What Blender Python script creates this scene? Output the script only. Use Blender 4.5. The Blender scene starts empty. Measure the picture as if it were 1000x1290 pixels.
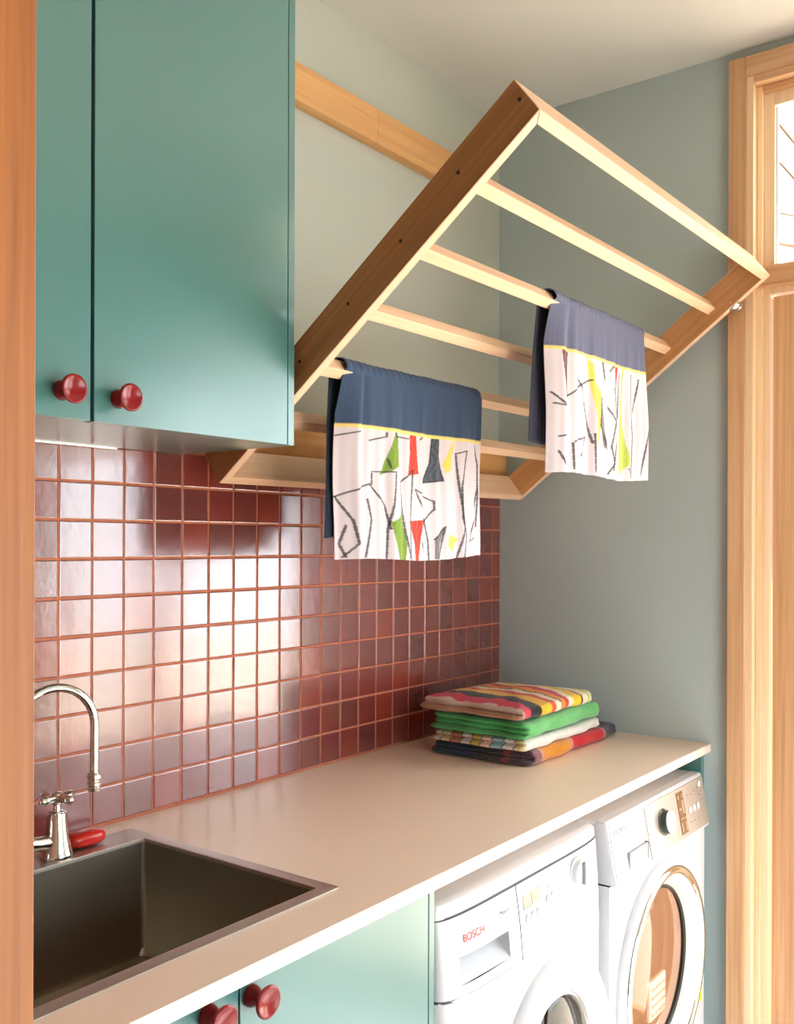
import bpy, bmesh, math, random
import numpy as np
from mathutils import Vector, Matrix

S = bpy.context.scene
COL = S.collection
PI = math.pi

# ------------------------------------------------------------------ camera
F_PX, YAW, ROLL = 1218.16, math.radians(36.851), math.radians(0.186)
CAM = Vector((-1.0091, -1.5019, 1.4832))
fw = Vector((math.cos(YAW), math.sin(YAW), 0.0))
rt = Vector((math.sin(YAW), -math.cos(YAW), 0.0))
up = rt.cross(fw)
r2 = math.cos(ROLL) * rt + math.sin(ROLL) * up
u2 = -math.sin(ROLL) * rt + math.cos(ROLL) * up
cam = bpy.data.cameras.new('camera')
cam.sensor_fit = 'HORIZONTAL'
cam.sensor_width = 36.0
cam.lens = 36.0 * F_PX / 1000.0
cam.shift_y = 39.27 / 1000.0
cam.clip_start = 0.02
camo = bpy.data.objects.new('camera', cam)
COL.objects.link(camo)
mw = Matrix.Identity(4)
for i in range(3):
    mw[i][0], mw[i][1], mw[i][2], mw[i][3] = r2[i], u2[i], -fw[i], CAM[i]
camo.matrix_world = mw
S.camera = camo

# ------------------------------------------------------------------ world, sun, daylight, exposure
S.view_settings.view_transform = 'Standard'
S.view_settings.look = 'None'
S.view_settings.gamma = 1.0
S.view_settings.use_curve_mapping = False
S.view_settings.exposure = -0.22
S.cycles.max_bounces = 10
S.cycles.diffuse_bounces = 6
S.cycles.glossy_bounces = 5
S.cycles.transparent_max_bounces = 12
S.cycles.transmission_bounces = 8
S.cycles.sample_clamp_indirect = 12.0
S.cycles.caustics_reflective = False
S.cycles.caustics_refractive = False

W = bpy.data.worlds.new('sky')
S.world = W
W.use_nodes = True
wn, wl = W.node_tree.nodes, W.node_tree.links
bg = wn['Background']
bg.inputs['Color'].default_value = (0.87, 0.945, 1.0, 1)
bg.inputs['Strength'].default_value = 12.0

sun = bpy.data.lights.new('sun', 'SUN')
sun.energy = 40.0
sun.color = (1.0, 0.965, 0.93)
sun.angle = math.radians(0.6)
suno = bpy.data.objects.new('sun', sun)
COL.objects.link(suno)
suno.location = (8, 1, 6)
suno.rotation_euler = Vector((-0.72, -0.20, -0.58)).to_track_quat('-Z', 'Y').to_euler()


def portal(name, loc, direction, sx, sy):
    l = bpy.data.lights.new(name, 'AREA')
    l.shape = 'RECTANGLE'
    l.size, l.size_y = sx, sy
    l.energy = 1.0
    l.cycles.is_portal = True
    o = bpy.data.objects.new(name, l)
    COL.objects.link(o)
    o.location = loc
    o.rotation_euler = Vector(direction).to_track_quat('-Z', 'Z').to_euler()
    return o


# daylight portals (they only guide sampling of the sky through the openings)
portal('daylight_portal_garden', (-0.05, -2.83, 0.88), (0, 1, 0), 1.30, 1.76)
portal('daylight_portal_door', (1.63, -1.66, 1.08), (-1, 0, 0), 1.56, 2.1)
portal('daylight_portal_fanlight', (1.63, -1.20, 2.41), (-1, 0, 0), 0.82, 0.44)

# ------------------------------------------------------------------ helpers
def lin(c):
    return tuple(((x / 255) / 12.92 if x / 255 <= 0.04045 else ((x / 255 + 0.055) / 1.055) ** 2.4) for x in c)


def col4(c):
    return (*lin(c), 1.0)


def new_mat(name):
    m = bpy.data.materials.new(name)
    m.use_nodes = True
    nt = m.node_tree
    return m, nt, nt.nodes, nt.links, nt.nodes['Principled BSDF']


def noise(n, l, vec, scale, detail=3.0, rough=0.5):
    t = n.new('ShaderNodeTexNoise')
    t.inputs['Scale'].default_value = scale
    t.inputs['Detail'].default_value = detail
    t.inputs['Roughness'].default_value = rough
    if vec is not None:
        l.new(vec, t.inputs['Vector'])
    return t


def bump(n, l, src, bsdf, strength, dist):
    b = n.new('ShaderNodeBump')
    b.inputs['Strength'].default_value = strength
    b.inputs['Distance'].default_value = dist
    l.new(src, b.inputs['Height'])
    l.new(b.outputs['Normal'], bsdf.inputs['Normal'])
    return b


def paint(name, c, rough=0.5, var=0.04, bs=0.05, spec=0.5, scale=60):
    m, nt, n, l, p = new_mat(name)
    tc = n.new('ShaderNodeTexCoord')
    t = noise(n, l, tc.outputs['Object'], 3.0, 4)
    r = n.new('ShaderNodeValToRGB')
    a = lin(c)
    r.color_ramp.elements[0].color = (*[x * (1 - var) for x in a], 1)
    r.color_ramp.elements[1].color = (*[min(1, x * (1 + var)) for x in a], 1)
    l.new(t.outputs['Fac'], r.inputs['Fac'])
    l.new(r.outputs['Color'], p.inputs['Base Color'])
    p.inputs['Roughness'].default_value = rough
    p.inputs['Specular IOR Level'].default_value = spec
    if bs:
        t2 = noise(n, l, tc.outputs['Object'], scale, 2)
        bump(n, l, t2.outputs['Fac'], p, bs, 0.002)
    return m


def wood(name, light, dark, axis, rough=0.45, scale=1.0, knots=0.0):
    """timber with its grain running along one local axis"""
    m, nt, n, l, p = new_mat(name)
    tc = n.new('ShaderNodeTexCoord')
    oi = n.new('ShaderNodeObjectInfo')
    mp = n.new('ShaderNodeMapping')
    sc = [80.0 * scale] * 3
    sc[axis] = 1.6 * scale
    mp.inputs['Scale'].default_value = sc
    l.new(tc.outputs['Object'], mp.inputs['Vector'])
    rnd = n.new('ShaderNodeVectorMath')
    rnd.operation = 'ADD'
    l.new(mp.outputs['Vector'], rnd.inputs[0])
    cmb = n.new('ShaderNodeCombineXYZ')
    mul = n.new('ShaderNodeMath')
    mul.operation = 'MULTIPLY'
    mul.inputs[1].default_value = 37.0
    l.new(oi.outputs['Random'], mul.inputs[0])
    for k in range(3):
        l.new(mul.outputs[0], cmb.inputs[k])
    l.new(cmb.outputs[0], rnd.inputs[1])
    t = noise(n, l, rnd.outputs[0], 1.0, 5, 0.62)
    t.inputs['Distortion'].default_value = 0.35
    mp2 = n.new('ShaderNodeMapping')
    sc2 = [10.0 * scale] * 3
    sc2[axis] = 0.7 * scale
    mp2.inputs['Scale'].default_value = sc2
    l.new(tc.outputs['Object'], mp2.inputs['Vector'])
    add2 = n.new('ShaderNodeVectorMath')
    add2.operation = 'ADD'
    l.new(mp2.outputs['Vector'], add2.inputs[0])
    l.new(cmb.outputs[0], add2.inputs[1])
    t2 = noise(n, l, add2.outputs[0], 1.0, 3)
    mx = n.new('ShaderNodeMix')
    mx.data_type = 'FLOAT'
    mx.inputs[0].default_value = 0.45
    l.new(t.outputs['Fac'], mx.inputs[2])
    l.new(t2.outputs['Fac'], mx.inputs[3])
    r = n.new('ShaderNodeValToRGB')
    r.color_ramp.elements[0].position = 0.32
    r.color_ramp.elements[0].color = col4(dark)
    r.color_ramp.elements[1].position = 0.62
    r.color_ramp.elements[1].color = col4(light)
    l.new(mx.outputs[0], r.inputs['Fac'])
    l.new(r.outputs['Color'], p.inputs['Base Color'])
    p.inputs['Roughness'].default_value = rough
    bump(n, l, t.outputs['Fac'], p, 0.12, 0.0015)
    return m


def metal(name, c, rough, aniso=None):
    m, nt, n, l, p = new_mat(name)
    p.inputs['Base Color'].default_value = col4(c)
    p.inputs['Metallic'].default_value = 1.0
    p.inputs['Roughness'].default_value = rough
    tc = n.new('ShaderNodeTexCoord')
    if aniso is not None:
        mp = n.new('ShaderNodeMapping')
        sc = [400.0] * 3
        sc[aniso] = 6.0
        mp.inputs['Scale'].default_value = sc
        l.new(tc.outputs['Object'], mp.inputs['Vector'])
        t = noise(n, l, mp.outputs['Vector'], 1.0, 3)
        bump(n, l, t.outputs['Fac'], p, 0.10, 0.0006)
    else:
        t = noise(n, l, tc.outputs['Object'], 40.0, 2)
        bump(n, l, t.outputs['Fac'], p, 0.02, 0.0005)
    return m


def plain(name, c, rough=0.4, spec=0.5, metallic=0.0, coat=0.0, trans=0.0, sss=0.0):
    m, nt, n, l, p = new_mat(name)
    tc = n.new('ShaderNodeTexCoord')
    t = noise(n, l, tc.outputs['Object'], 25.0, 2)
    r = n.new('ShaderNodeValToRGB')
    a = lin(c)
    r.color_ramp.elements[0].color = (*[x * 0.97 for x in a], 1)
    r.color_ramp.elements[1].color = (*[min(1, x * 1.03) for x in a], 1)
    l.new(t.outputs['Fac'], r.inputs['Fac'])
    l.new(r.outputs['Color'], p.inputs['Base Color'])
    p.inputs['Roughness'].default_value = rough
    p.inputs['Specular IOR Level'].default_value = spec
    p.inputs['Metallic'].default_value = metallic
    p.inputs['Coat Weight'].default_value = coat
    p.inputs['Coat Roughness'].default_value = 0.05
    p.inputs['Transmission Weight'].default_value = trans
    if sss:
        p.inputs['Subsurface Weight'].default_value = sss
        p.inputs['Subsurface Radius'].default_value = (0.02, 0.004, 0.003)
    return m


def pane_glass(name, tint=(1, 1, 1)):
    m, nt, n, l, p = new_mat(name)
    n.remove(p)
    out = n['Material Output']
    tr = n.new('ShaderNodeBsdfTransparent')
    tr.inputs['Color'].default_value = (*tint, 1)
    gl = n.new('ShaderNodeBsdfGlossy')
    gl.inputs['Roughness'].default_value = 0.02
    lw = n.new('ShaderNodeLayerWeight')
    lw.inputs['Blend'].default_value = 0.5
    pw = n.new('ShaderNodeMath')
    pw.operation = 'POWER'
    pw.inputs[1].default_value = 5.0
    l.new(lw.outputs['Facing'], pw.inputs[0])
    fr = n.new('ShaderNodeMath')
    fr.operation = 'MULTIPLY_ADD'
    fr.inputs[1].default_value = 0.96
    fr.inputs[2].default_value = 0.04
    l.new(pw.outputs[0], fr.inputs[0])
    mx = n.new('ShaderNodeMixShader')
    l.new(fr.outputs[0], mx.inputs[0])
    l.new(tr.outputs[0], mx.inputs[1])
    l.new(gl.outputs[0], mx.inputs[2])
    l.new(mx.outputs[0], out.inputs['Surface'])
    return m


def cloth(name, bump_s=0.4, bump_scale=900, rough=0.9, sheen=0.2, weave=True, translucent=0.0):
    """cloth coloured by the woven or printed colours stored on the mesh"""
    m, nt, n, l, p = new_mat(name)
    at = n.new('ShaderNodeVertexColor')
    at.layer_name = 'Col'
    tc = n.new('ShaderNodeTexCoord')
    t = noise(n, l, tc.outputs['Object'], bump_scale, 3)
    mixc = n.new('ShaderNodeMix')
    mixc.data_type = 'RGBA'
    mixc.blend_type = 'MULTIPLY'
    mixc.inputs[0].default_value = 0.35
    l.new(at.outputs['Color'], mixc.inputs[6])
    r = n.new('ShaderNodeValToRGB')
    r.color_ramp.elements[0].position = 0.3
    r.color_ramp.elements[0].color = (0.55, 0.55, 0.55, 1)
    r.color_ramp.elements[1].position = 0.6
    r.color_ramp.elements[1].color = (1, 1, 1, 1)
    l.new(t.outputs['Fac'], r.inputs['Fac'])
    l.new(r.outputs['Color'], mixc.inputs[7])
    l.new(mixc.outputs[2], p.inputs['Base Color'])
    p.inputs['Roughness'].default_value = rough
    p.inputs['Specular IOR Level'].default_value = 0.15
    p.inputs['Sheen Weight'].default_value = sheen
    bump(n, l, t.outputs['Fac'], p, bump_s, 0.002)
    return m


MESHES = {}


def finish(name, bm, mat, parent=None, smooth=False, angle=0.7):
    """link a bmesh as one object; vertices are given in world space"""
    me = bpy.data.meshes.new(name)
    origin = Vector((0, 0, 0))
    if parent is not None:
        top = parent
        while top.parent:
            top = top.parent
        origin = Vector(top.location)
    if origin.length:
        bmesh.ops.translate(bm, verts=bm.verts, vec=-origin)
    bmesh.ops.recalc_face_normals(bm, faces=bm.faces)
    bm.to_mesh(me)
    bm.free()
    if smooth:
        for poly in me.polygons:
            poly.use_smooth = True
        me.set_sharp_from_angle(angle=angle)
    mats = mat if isinstance(mat, (list, tuple)) else [mat]
    for x in mats:
        me.materials.append(x)
    o = bpy.data.objects.new(name, me)
    COL.objects.link(o)
    if parent is not None:
        o.parent = parent
    return o


def thing(name, label, cat, loc=(0, 0, 0), group=None):
    o = bpy.data.objects.new(name, None)
    o.empty_display_size = 0.05
    COL.objects.link(o)
    o.location = loc
    o['label'] = label
    o['category'] = cat
    if group:
        o['group'] = group
    return o


def tag(o, label, cat, group=None):
    o['label'] = label
    o['category'] = cat
    if group:
        o['group'] = group
    return o


def structure(o):
    o['kind'] = 'structure'
    return o


def box(bm, x0, x1, y0, y1, z0, z1, bev=0.0, seg=2, mi=0):
    vs = [bm.verts.new((x, y, z)) for x in (x0, x1) for y in (y0, y1) for z in (z0, z1)]
    idx = [(0, 1, 3, 2), (4, 6, 7, 5), (0, 4, 5, 1), (2, 3, 7, 6), (0, 2, 6, 4), (1, 5, 7, 3)]
    fs = [bm.faces.new([vs[i] for i in f]) for f in idx]
    for f in fs:
        f.material_index = mi
    if bev:
        es = list({e for f in fs for e in f.edges})
        bmesh.ops.bevel(bm, geom=es, offset=bev, segments=seg, profile=0.5, affect='EDGES')
    return bm


def bx(*a, **k):
    return box(bmesh.new(), *a, **k)


def basis(d):
    d = Vector(d).normalized()
    a = Vector((0, 0, 1)) if abs(d.z) < 0.9 else Vector((1, 0, 0))
    u = d.cross(a).normalized()
    return u, d.cross(u).normalized(), d


def lathe(bm, origin, axis, prof, n=32, closed=False, capped=True):
    """prof: list of (radius, distance along axis)"""
    u, v, d = basis(axis)
    o = Vector(origin)
    rings = []
    for r, h in prof:
        if r < 1e-6:
            rings.append([bm.verts.new(o + d * h)])
        else:
            rings.append([bm.verts.new(o + d * h + (u * math.cos(2 * PI * i / n) + v * math.sin(2 * PI * i / n)) * r) for i in range(n)])
    pairs = list(zip(rings, rings[1:]))
    if closed:
        pairs.append((rings[-1], rings[0]))
    for a, b in pairs:
        for i in range(n):
            j = (i + 1) % n
            if len(a) == 1 and len(b) == 1:
                continue
            if len(a) == 1:
                bm.faces.new((a[0], b[i], b[j]))
            elif len(b) == 1:
                bm.faces.new((a[i], a[j], b[0]))
            else:
                bm.faces.new((a[i], a[j], b[j], b[i]))
    if capped and not closed:
        for rg in (rings[0], rings[-1]):
            if len(rg) > 1:
                bm.faces.new(rg)
    return bm


def tube(bm, pts, rad, n=20, caps=True):
    pts = [Vector(p) for p in pts]
    rads = rad if isinstance(rad, (list, tuple)) else [rad] * len(pts)
    prev = None
    rings = []
    for i, p in enumerate(pts):
        d = (pts[min(i + 1, len(pts) - 1)] - pts[max(i - 1, 0)]).normalized()
        if prev is None:
            u, v, _ = basis(d)
        else:
            u = (prev - d * prev.dot(d)).normalized()
            v = d.cross(u)
        prev = u
        rings.append([bm.verts.new(p + (u * math.cos(2 * PI * k / n) + v * math.sin(2 * PI * k / n)) * rads[i]) for k in range(n)])
    for a, b in zip(rings, rings[1:]):
        for k in range(n):
            j = (k + 1) % n
            bm.faces.new((a[k], a[j], b[j], b[k]))
    if caps:
        bm.faces.new(rings[0])
        bm.faces.new(rings[-1])
    return bm


# ------------------------------------------------------------------ materials
M = {}
M['wall'] = paint('wall_paint_grey_green', (188, 193, 184), 0.55, 0.02, 0.12, 0.3, 220)
M['end_wall'] = paint('end_wall_paint_deeper_grey_green', (178, 192, 194), 0.55, 0.02, 0.12, 0.3, 220)  # same wall paint, toned apart to carry this wall's shade
M['dark_joinery'] = wood('dark_joinery_timber', (120, 84, 58), (88, 58, 38), 2, 0.5)
M['ceiling'] = paint('ceiling_paint', (210, 210, 206), 0.7, 0.02, 0.1, 0.2, 220)
M['teal'] = paint('teal_cabinet_paint', (68, 118, 117), 0.28, 0.03, 0.03, 0.7, 160)
_p = M['teal'].node_tree.nodes['Principled BSDF']
_p.inputs['Coat Weight'].default_value = 0.75
_p.inputs['Coat Roughness'].default_value = 0.22
M['teal_dark'] = paint('teal_gap', (40, 80, 76), 0.6, 0.02, 0)
M['top'] = paint('stone_worktop', (244, 224, 205), 0.30, 0.03, 0.03, 0.5, 300)
M['floor'] = paint('polished_concrete', (196, 193, 188), 0.4, 0.05, 0.05)
M['deck'] = wood('deck_boards', (205, 190, 170), (180, 165, 145), 0, 0.6, 0.5)
M['white_ext'] = paint('white_exterior_paint', (235, 232, 225), 0.6, 0.02, 0)
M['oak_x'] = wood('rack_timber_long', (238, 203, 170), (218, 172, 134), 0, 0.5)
M['oak_y'] = wood('rack_timber_dark_side', (178, 120, 74), (132, 84, 48), 1, 0.55)  # same timber; shade on the near board put into the colour
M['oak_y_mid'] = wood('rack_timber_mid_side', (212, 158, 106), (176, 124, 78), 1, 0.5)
M['oak_y_pale'] = wood('rack_timber_pale_edge', (238, 203, 172), (222, 176, 140), 1, 0.5)  # same timber; strong light on the narrow edges put into the colour
M['trim_z'] = wood('trim_timber_upright', (222, 180, 138), (182, 132, 90), 2, 0.42)
M['trim_y'] = wood('trim_timber_level', (222, 180, 138), (182, 132, 90), 1, 0.42)
M['trim_pale_z'] = wood('trim_timber_pale_upright', (244, 220, 186), (226, 190, 148), 2, 0.4)
M['trim_pale_y'] = wood('trim_timber_pale_level', (244, 220, 186), (226, 190, 148), 1, 0.4)
M['post'] = wood('jamb_timber', (176, 110, 56), (118, 66, 30), 2, 0.5, 0.9)
M['rail_x'] = wood('wall_rail_timber', (226, 174, 114), (196, 140, 84), 0, 0.5)
M['grout'] = paint('terracotta_grout', (184, 112, 86), 0.85, 0.08, 0.3, 0.2, 500)
M['steel'] = metal('brushed_steel', (205, 198, 190), 0.42, 0)
M['steel_dark'] = metal('brushed_steel_bowl', (165, 158, 145), 0.33, 0)
M['chrome'] = metal('chrome', (225, 225, 222), 0.06)
M['satin'] = metal('satin_nickel', (205, 198, 188), 0.28)
M['alu'] = metal('aluminium_strip', (215, 215, 212), 0.35)
M['red'] = plain('red_enamel', (124, 14, 20), 0.16, 0.4)
M['soap'] = plain('red_soap', (205, 36, 24), 0.25, 0.5, sss=0.6)
M['white'] = plain('white_enamel', (206, 207, 211), 0.25, 0.4)
M['white_plastic'] = plain('white_plastic', (202, 203, 208), 0.35, 0.4)
M['grey_plastic'] = plain('grey_plastic', (150, 153, 160), 0.35)
M['pocket_grey'] = plain('pocket_grey', (168, 170, 176), 0.4)  # white plastic greyed to paint the shade inside the handle pocket
M['slot'] = plain('filter_slot', (205, 172, 146), 0.5)
M['seam'] = plain('panel_seam', (70, 70, 74), 0.6)
M['champagne'] = plain('champagne_fascia', (184, 170, 158), 0.3, 0.5, 0.35)
M['black'] = plain('black_rubber', (22, 22, 24), 0.5)
M['darkgreen'] = plain('dark_dial', (48, 62, 56), 0.3)
M['display'] = plain('brown_display', (120, 88, 62), 0.1, 0.6)
M['display_pale'] = plain('pale_display', (168, 138, 112), 0.2, 0.4)
M['drum'] = plain('drum_beige', (244, 222, 202), 0.4)
M['drum_dark'] = plain('washer_drum_dark', (64, 78, 78), 0.4)
M['text_red'] = plain('red_print', (206, 60, 48), 0.5)
M['text_grey'] = plain('grey_print', (95, 92, 92), 0.5)
M['screw'] = plain('screw_head', (30, 24, 20), 0.5)
M['yellow'] = plain('yellow_sticker', (222, 214, 60), 0.5)
M['glass'] = pane_glass('window_glass')
M['door_glass'] = pane_glass('porthole_glass', (0.55, 0.60, 0.60))
M['dryer_glass'] = pane_glass('dryer_porthole_glass', (1.0, 0.95, 0.9))
M['tea'] = cloth('tea_towel_linen', 0.15, 1400, 0.9, 0.1)
M['terry'] = cloth('terry_towelling', 1.0, 330, 0.95, 0.3)
M['terry'].node_tree.nodes['Mix'].inputs[0].default_value = 0.6


def tile_material():
    m, nt, n, l, p = new_mat('maroon_glazed_tile')
    tc = n.new('ShaderNodeTexCoord')
    oi = n.new('ShaderNodeObjectInfo')
    r = n.new('ShaderNodeValToRGB')
    cr = r.color_ramp
    cr.interpolation = 'CONSTANT'
    cols = [(116, 52, 50), (124, 55, 50), (110, 54, 53), (130, 57, 48), (118, 50, 52), (112, 58, 55), (122, 58, 53), (136, 56, 45)]
    while len(cr.elements) < len(cols):
        cr.elements.new(0.5)
    for i, c in enumerate(cols):
        cr.elements[i].position = i / len(cols)
        cr.elements[i].color = col4(c)
    l.new(oi.outputs['Random'], r.inputs['Fac'])
    t = noise(n, l, tc.outputs['Object'], 22.0, 4)
    mx = n.new('ShaderNodeMix')
    mx.data_type = 'RGBA'
    mx.blend_type = 'MULTIPLY'
    mx.inputs[0].default_value = 0.4
    l.new(r.outputs['Color'], mx.inputs[6])
    r2_ = n.new('ShaderNodeValToRGB')
    r2_.color_ramp.elements[0].position = 0.3
    r2_.color_ramp.elements[0].color = (0.6, 0.55, 0.55, 1)
    r2_.color_ramp.elements[1].position = 0.65
    r2_.color_ramp.elements[1].color = (1.1, 1.05, 1.05, 1)
    l.new(t.outputs['Fac'], r2_.inputs['Fac'])
    l.new(r2_.outputs['Color'], mx.inputs[7])
    l.new(mx.outputs[2], p.inputs['Base Color'])
    p.inputs['Roughness'].default_value = 0.20
    p.inputs['Specular IOR Level'].default_value = 1.0
    p.inputs['Coat Weight'].default_value = 1.0
    p.inputs['Coat Roughness'].default_value = 0.14
    add = n.new('ShaderNodeVectorMath')
    add.operation = 'ADD'
    l.new(tc.outputs['Object'], add.inputs[0])
    l.new(oi.outputs['Location'], add.inputs[1])
    t1 = noise(n, l, add.outputs[0], 45.0, 2)
    t2 = noise(n, l, add.outputs[0], 330.0, 3)
    ma = n.new('ShaderNodeMath')
    ma.operation = 'MULTIPLY_ADD'
    ma.inputs[1].default_value = 0.10
    l.new(t2.outputs['Fac'], ma.inputs[0])
    l.new(t1.outputs['Fac'], ma.inputs[2])
    bump(n, l, ma.outputs[0], p, 0.16, 0.003)
    return m


M['tile'] = tile_material()

# ------------------------------------------------------------------ room shell
XE = 1.517          # end wall
ZC = 2.755          # ceiling
YF = -2.70          # wall opposite the tiles
XL = -2.40          # wall behind the camera
TW = 0.12

wall_back = structure(finish('wall_back', bx(XL - TW, XE + TW, 0.008, 0.008 + TW, 0, ZC), M['wall']))
wr = bmesh.new()
box(wr, XE, XE + TW, -0.736, 0.008, 0, ZC)
box(wr, XE, XE + TW, -1.66, -0.736, 2.68, ZC)
box(wr, XE, XE + TW, -2.46, -1.66, 2.176, ZC)
box(wr, XE, XE + TW, YF - TW, -2.46, 0, ZC)
wall_right = structure(finish('wall_right', wr, M['end_wall']))
wf = bmesh.new()
box(wf, XL - TW, -0.70, YF - TW, YF, 0, ZC)
box(wf, -0.70, 0.60, YF - TW, YF, 1.76, ZC)
box(wf, 0.60, XE, YF - TW, YF, 0, ZC)
wall_front = structure(finish('wall_front', wf, M['wall']))
wall_left = structure(finish('wall_left', bx(XL - TW, XL, YF, 0.008, 0, ZC), M['dark_joinery']))  # unseen wall, finished dark to cut light bouncing from behind the camera
structure(finish('ceiling', bx(XL - TW, XE + TW, YF - TW, 0.128, ZC, ZC + 0.1), M['ceiling']))
structure(finish('floor', bx(XL - TW, XE + TW, YF - TW, 0.128, -0.1, 0), M['floor']))

# tiled splashback: every tile its own piece on the wall
GR = 0.07
finish('grout', bx(-0.507, XE - 0.0005, 0.0022, 0.0085, 0.955, 1.665), M['grout'], wall_back)


def tile_mesh(w, h):
    bm = bmesh.new()
    box(bm, -w / 2, w / 2, 0.0, 0.006, -h / 2, h / 2)
    es = [e for e in bm.edges if all(abs(v.co.y) < 1e-6 for v in e.verts)]
    bmesh.ops.bevel(bm, geom=es, offset=0.0022, segments=2, profile=0.6, affect='EDGES')
    bmesh.ops.recalc_face_normals(bm, faces=bm.faces)
    me = bpy.data.meshes.new('tile')
    bm.to_mesh(me)
    bm.free()
    me.materials.append(M['tile'])
    return me


random.seed(7)
tm = tile_mesh(0.0664, 0.0664)
lastw = XE - 0.003 - 21 * GR - 0.0018
tm_last = tile_mesh(lastw, 0.0664)
for r in range(-1, 9):
    for c in range(-7, 22):
        o = bpy.data.objects.new('tile', tm_last if c == 21 else tm)
        zc = 1.593 - (r + 0.5) * GR
        xc = c * GR + 0.0018 + lastw / 2 if c == 21 else (c + 0.5) * GR
        o.location = (xc, 0.0005 + random.uniform(0, 0.0006), zc)
        o.rotation_euler = (random.gauss(0, 0.006), random.gauss(0, 0.002), random.gauss(0, 0.006))
        COL.objects.link(o)
        o.parent = wall_back

# timber jamb nearest the camera on the left
structure(finish('trim_1', bx(-0.70, -0.508, -0.72, -0.002, 0, ZC, bev=0.0015), M['post']))

# ------------------------------------------------------------------ doorway in the end wall
# architrave
def board(name, parent, mat, *a, bev=0.0015):
    return finish(name, bx(*a, bev=bev), mat, parent)


trim_2 = structure(finish('trim_2', bx(1.494, XE, -0.732, -0.688, 0, 2.727, bev=0.0015), M['trim_z']))
board('architrave_head', trim_2, M['trim_y'], 1.494, XE, -1.70, -0.732, 2.676, 2.727)
board('architrave_right', trim_2, M['trim_z'], 1.494, XE, -1.70, -1.656, 2.22, 2.676)
board('architrave_step', trim_2, M['trim_y'], 1.494, XE, -2.50, -1.656, 2.176, 2.22)
board('architrave_end', trim_2, M['trim_z'], 1.494, XE, -2.50, -2.456, 0, 2.176)
trim_3 = structure(finish('trim_3', bx(1.500, XE + 0.11, -0.750, -0.732, 0, 2.676, bev=0.001), M['trim_pale_z']))
board('jamb_head', trim_3, M['trim_y'], 1.500, XE + 0.11, -1.656, -0.750, 2.656, 2.676)
board('jamb_right', trim_3, M['trim_z'], 1.500, XE + 0.11, -1.656, -1.638, 2.188, 2.656)
board('jamb_end', trim_3, M['trim_z'], 1.500, XE + 0.11, -2.456, -2.438, 0, 2.140)
board('transom', trim_3, M['trim_y'], 1.512, XE + 0.11, -2.456, -0.750, 2.140, 2.188)
board('stop_left_upper', trim_3, M['trim_pale_z'], 1.528, 1.60, -0.764, -0.750, 2.188, 2.656)
board('stop_left_lower', trim_3, M['trim_pale_z'], 1.528, 1.60, -0.764, -0.750, 0, 2.140)
board('stop_head', trim_3, M['trim_y'], 1.528, 1.60, -1.638, -0.764, 2.640, 2.656)
board('mullion', trim_3, M['trim_pale_z'], 1.512, XE + 0.11, -1.70, -1.64, 0, 2.140)

# fanlight over the door
win1 = bmesh.new()
for a in ((1.545, 1.585, -0.790, -0.764, 2.188, 2.640), (1.545, 1.585, -1.638, -1.612, 2.188, 2.640),
          (1.545, 1.585, -1.612, -0.790, 2.606, 2.640), (1.545, 1.585, -1.612, -0.790, 2.188, 2.200)):
    box(win1, *a, bev=0.001)
window_1 = structure(finish('window_1', win1, M['trim_pale_z']))
finish('pane', bx(1.562, 1.566, -1.614, -0.788, 2.198, 2.608), M['glass'], window_1)
finish('glazing_seal', bx(1.5605, 1.5625, -0.7915, -0.7895, 2.199, 2.607), M['black'], window_1)

# glazed timber door: a wide timber stile, then glass
d1 = bmesh.new()
box(d1, 1.536, 1.57, -0.782, -0.764, 0.0, 2.140, bev=0.001)
box(d1, 1.536, 1.57, -1.638, -0.782, 2.122, 2.140, bev=0.001)
door_1 = structure(finish('door_1', d1, M['trim_pale_z']))
finish('door_stile', bx(1.552, 1.586, -0.880, -0.7855, 0.01, 2.1185, bev=0.001), M['trim_z'], door_1)
finish('door_stile', bx(1.552, 1.586, -1.636, -1.576, 0.01, 2.1185, bev=0.001), M['trim_z'], door_1)
finish('door_rail', bx(1.552, 1.586, -1.576, -0.880, 2.06, 2.1185, bev=0.001), M['trim_y'], door_1)
finish('door_rail', bx(1.552, 1.586, -1.576, -0.880, 0.01, 0.13, bev=0.001), M['trim_y'], door_1)
finish('pane', bx(1.567, 1.571, -1.578, -0.878, 0.128, 2.062), M['glass'], door_1)

# tall glazed leaf further along
w2 = bmesh.new()
for a in ((1.54, 1.58, -1.74, -1.70, 0.0, 2.14), (1.54, 1.58, -2.438, -2.398, 0.0, 2.14),
          (1.54, 1.58, -2.398, -1.74, 2.08, 2.14), (1.54, 1.58, -2.398, -1.74, 0.0, 0.09)):
    box(w2, *a, bev=0.001)
window_2 = structure(finish('window_2', w2, M['trim_z']))
finish('pane', bx(1.558, 1.562, -2.40, -1.738, 0.088, 2.082), M['glass'], window_2)

# added glazed opening in the unseen wall opposite, sized for fill light
w3 = bmesh.new()
for a in ((-0.70, -0.66, -2.80, -2.74, 0, 1.76), (0.55, 0.60, -2.80, -2.74, 0, 1.76), (-0.66, 0.55, -2.80, -2.74, 1.70, 1.76),
          (-0.66, 0.55, -2.80, -2.74, 0, 0.05)):
    box(w3, *a, bev=0.002)
fill_window = structure(finish('window_3', w3, M['trim_z']))
finish('pane', bx(-0.665, 0.555, -2.772, -2.768, 0.045, 1.705), M['glass'], fill_window)

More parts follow.
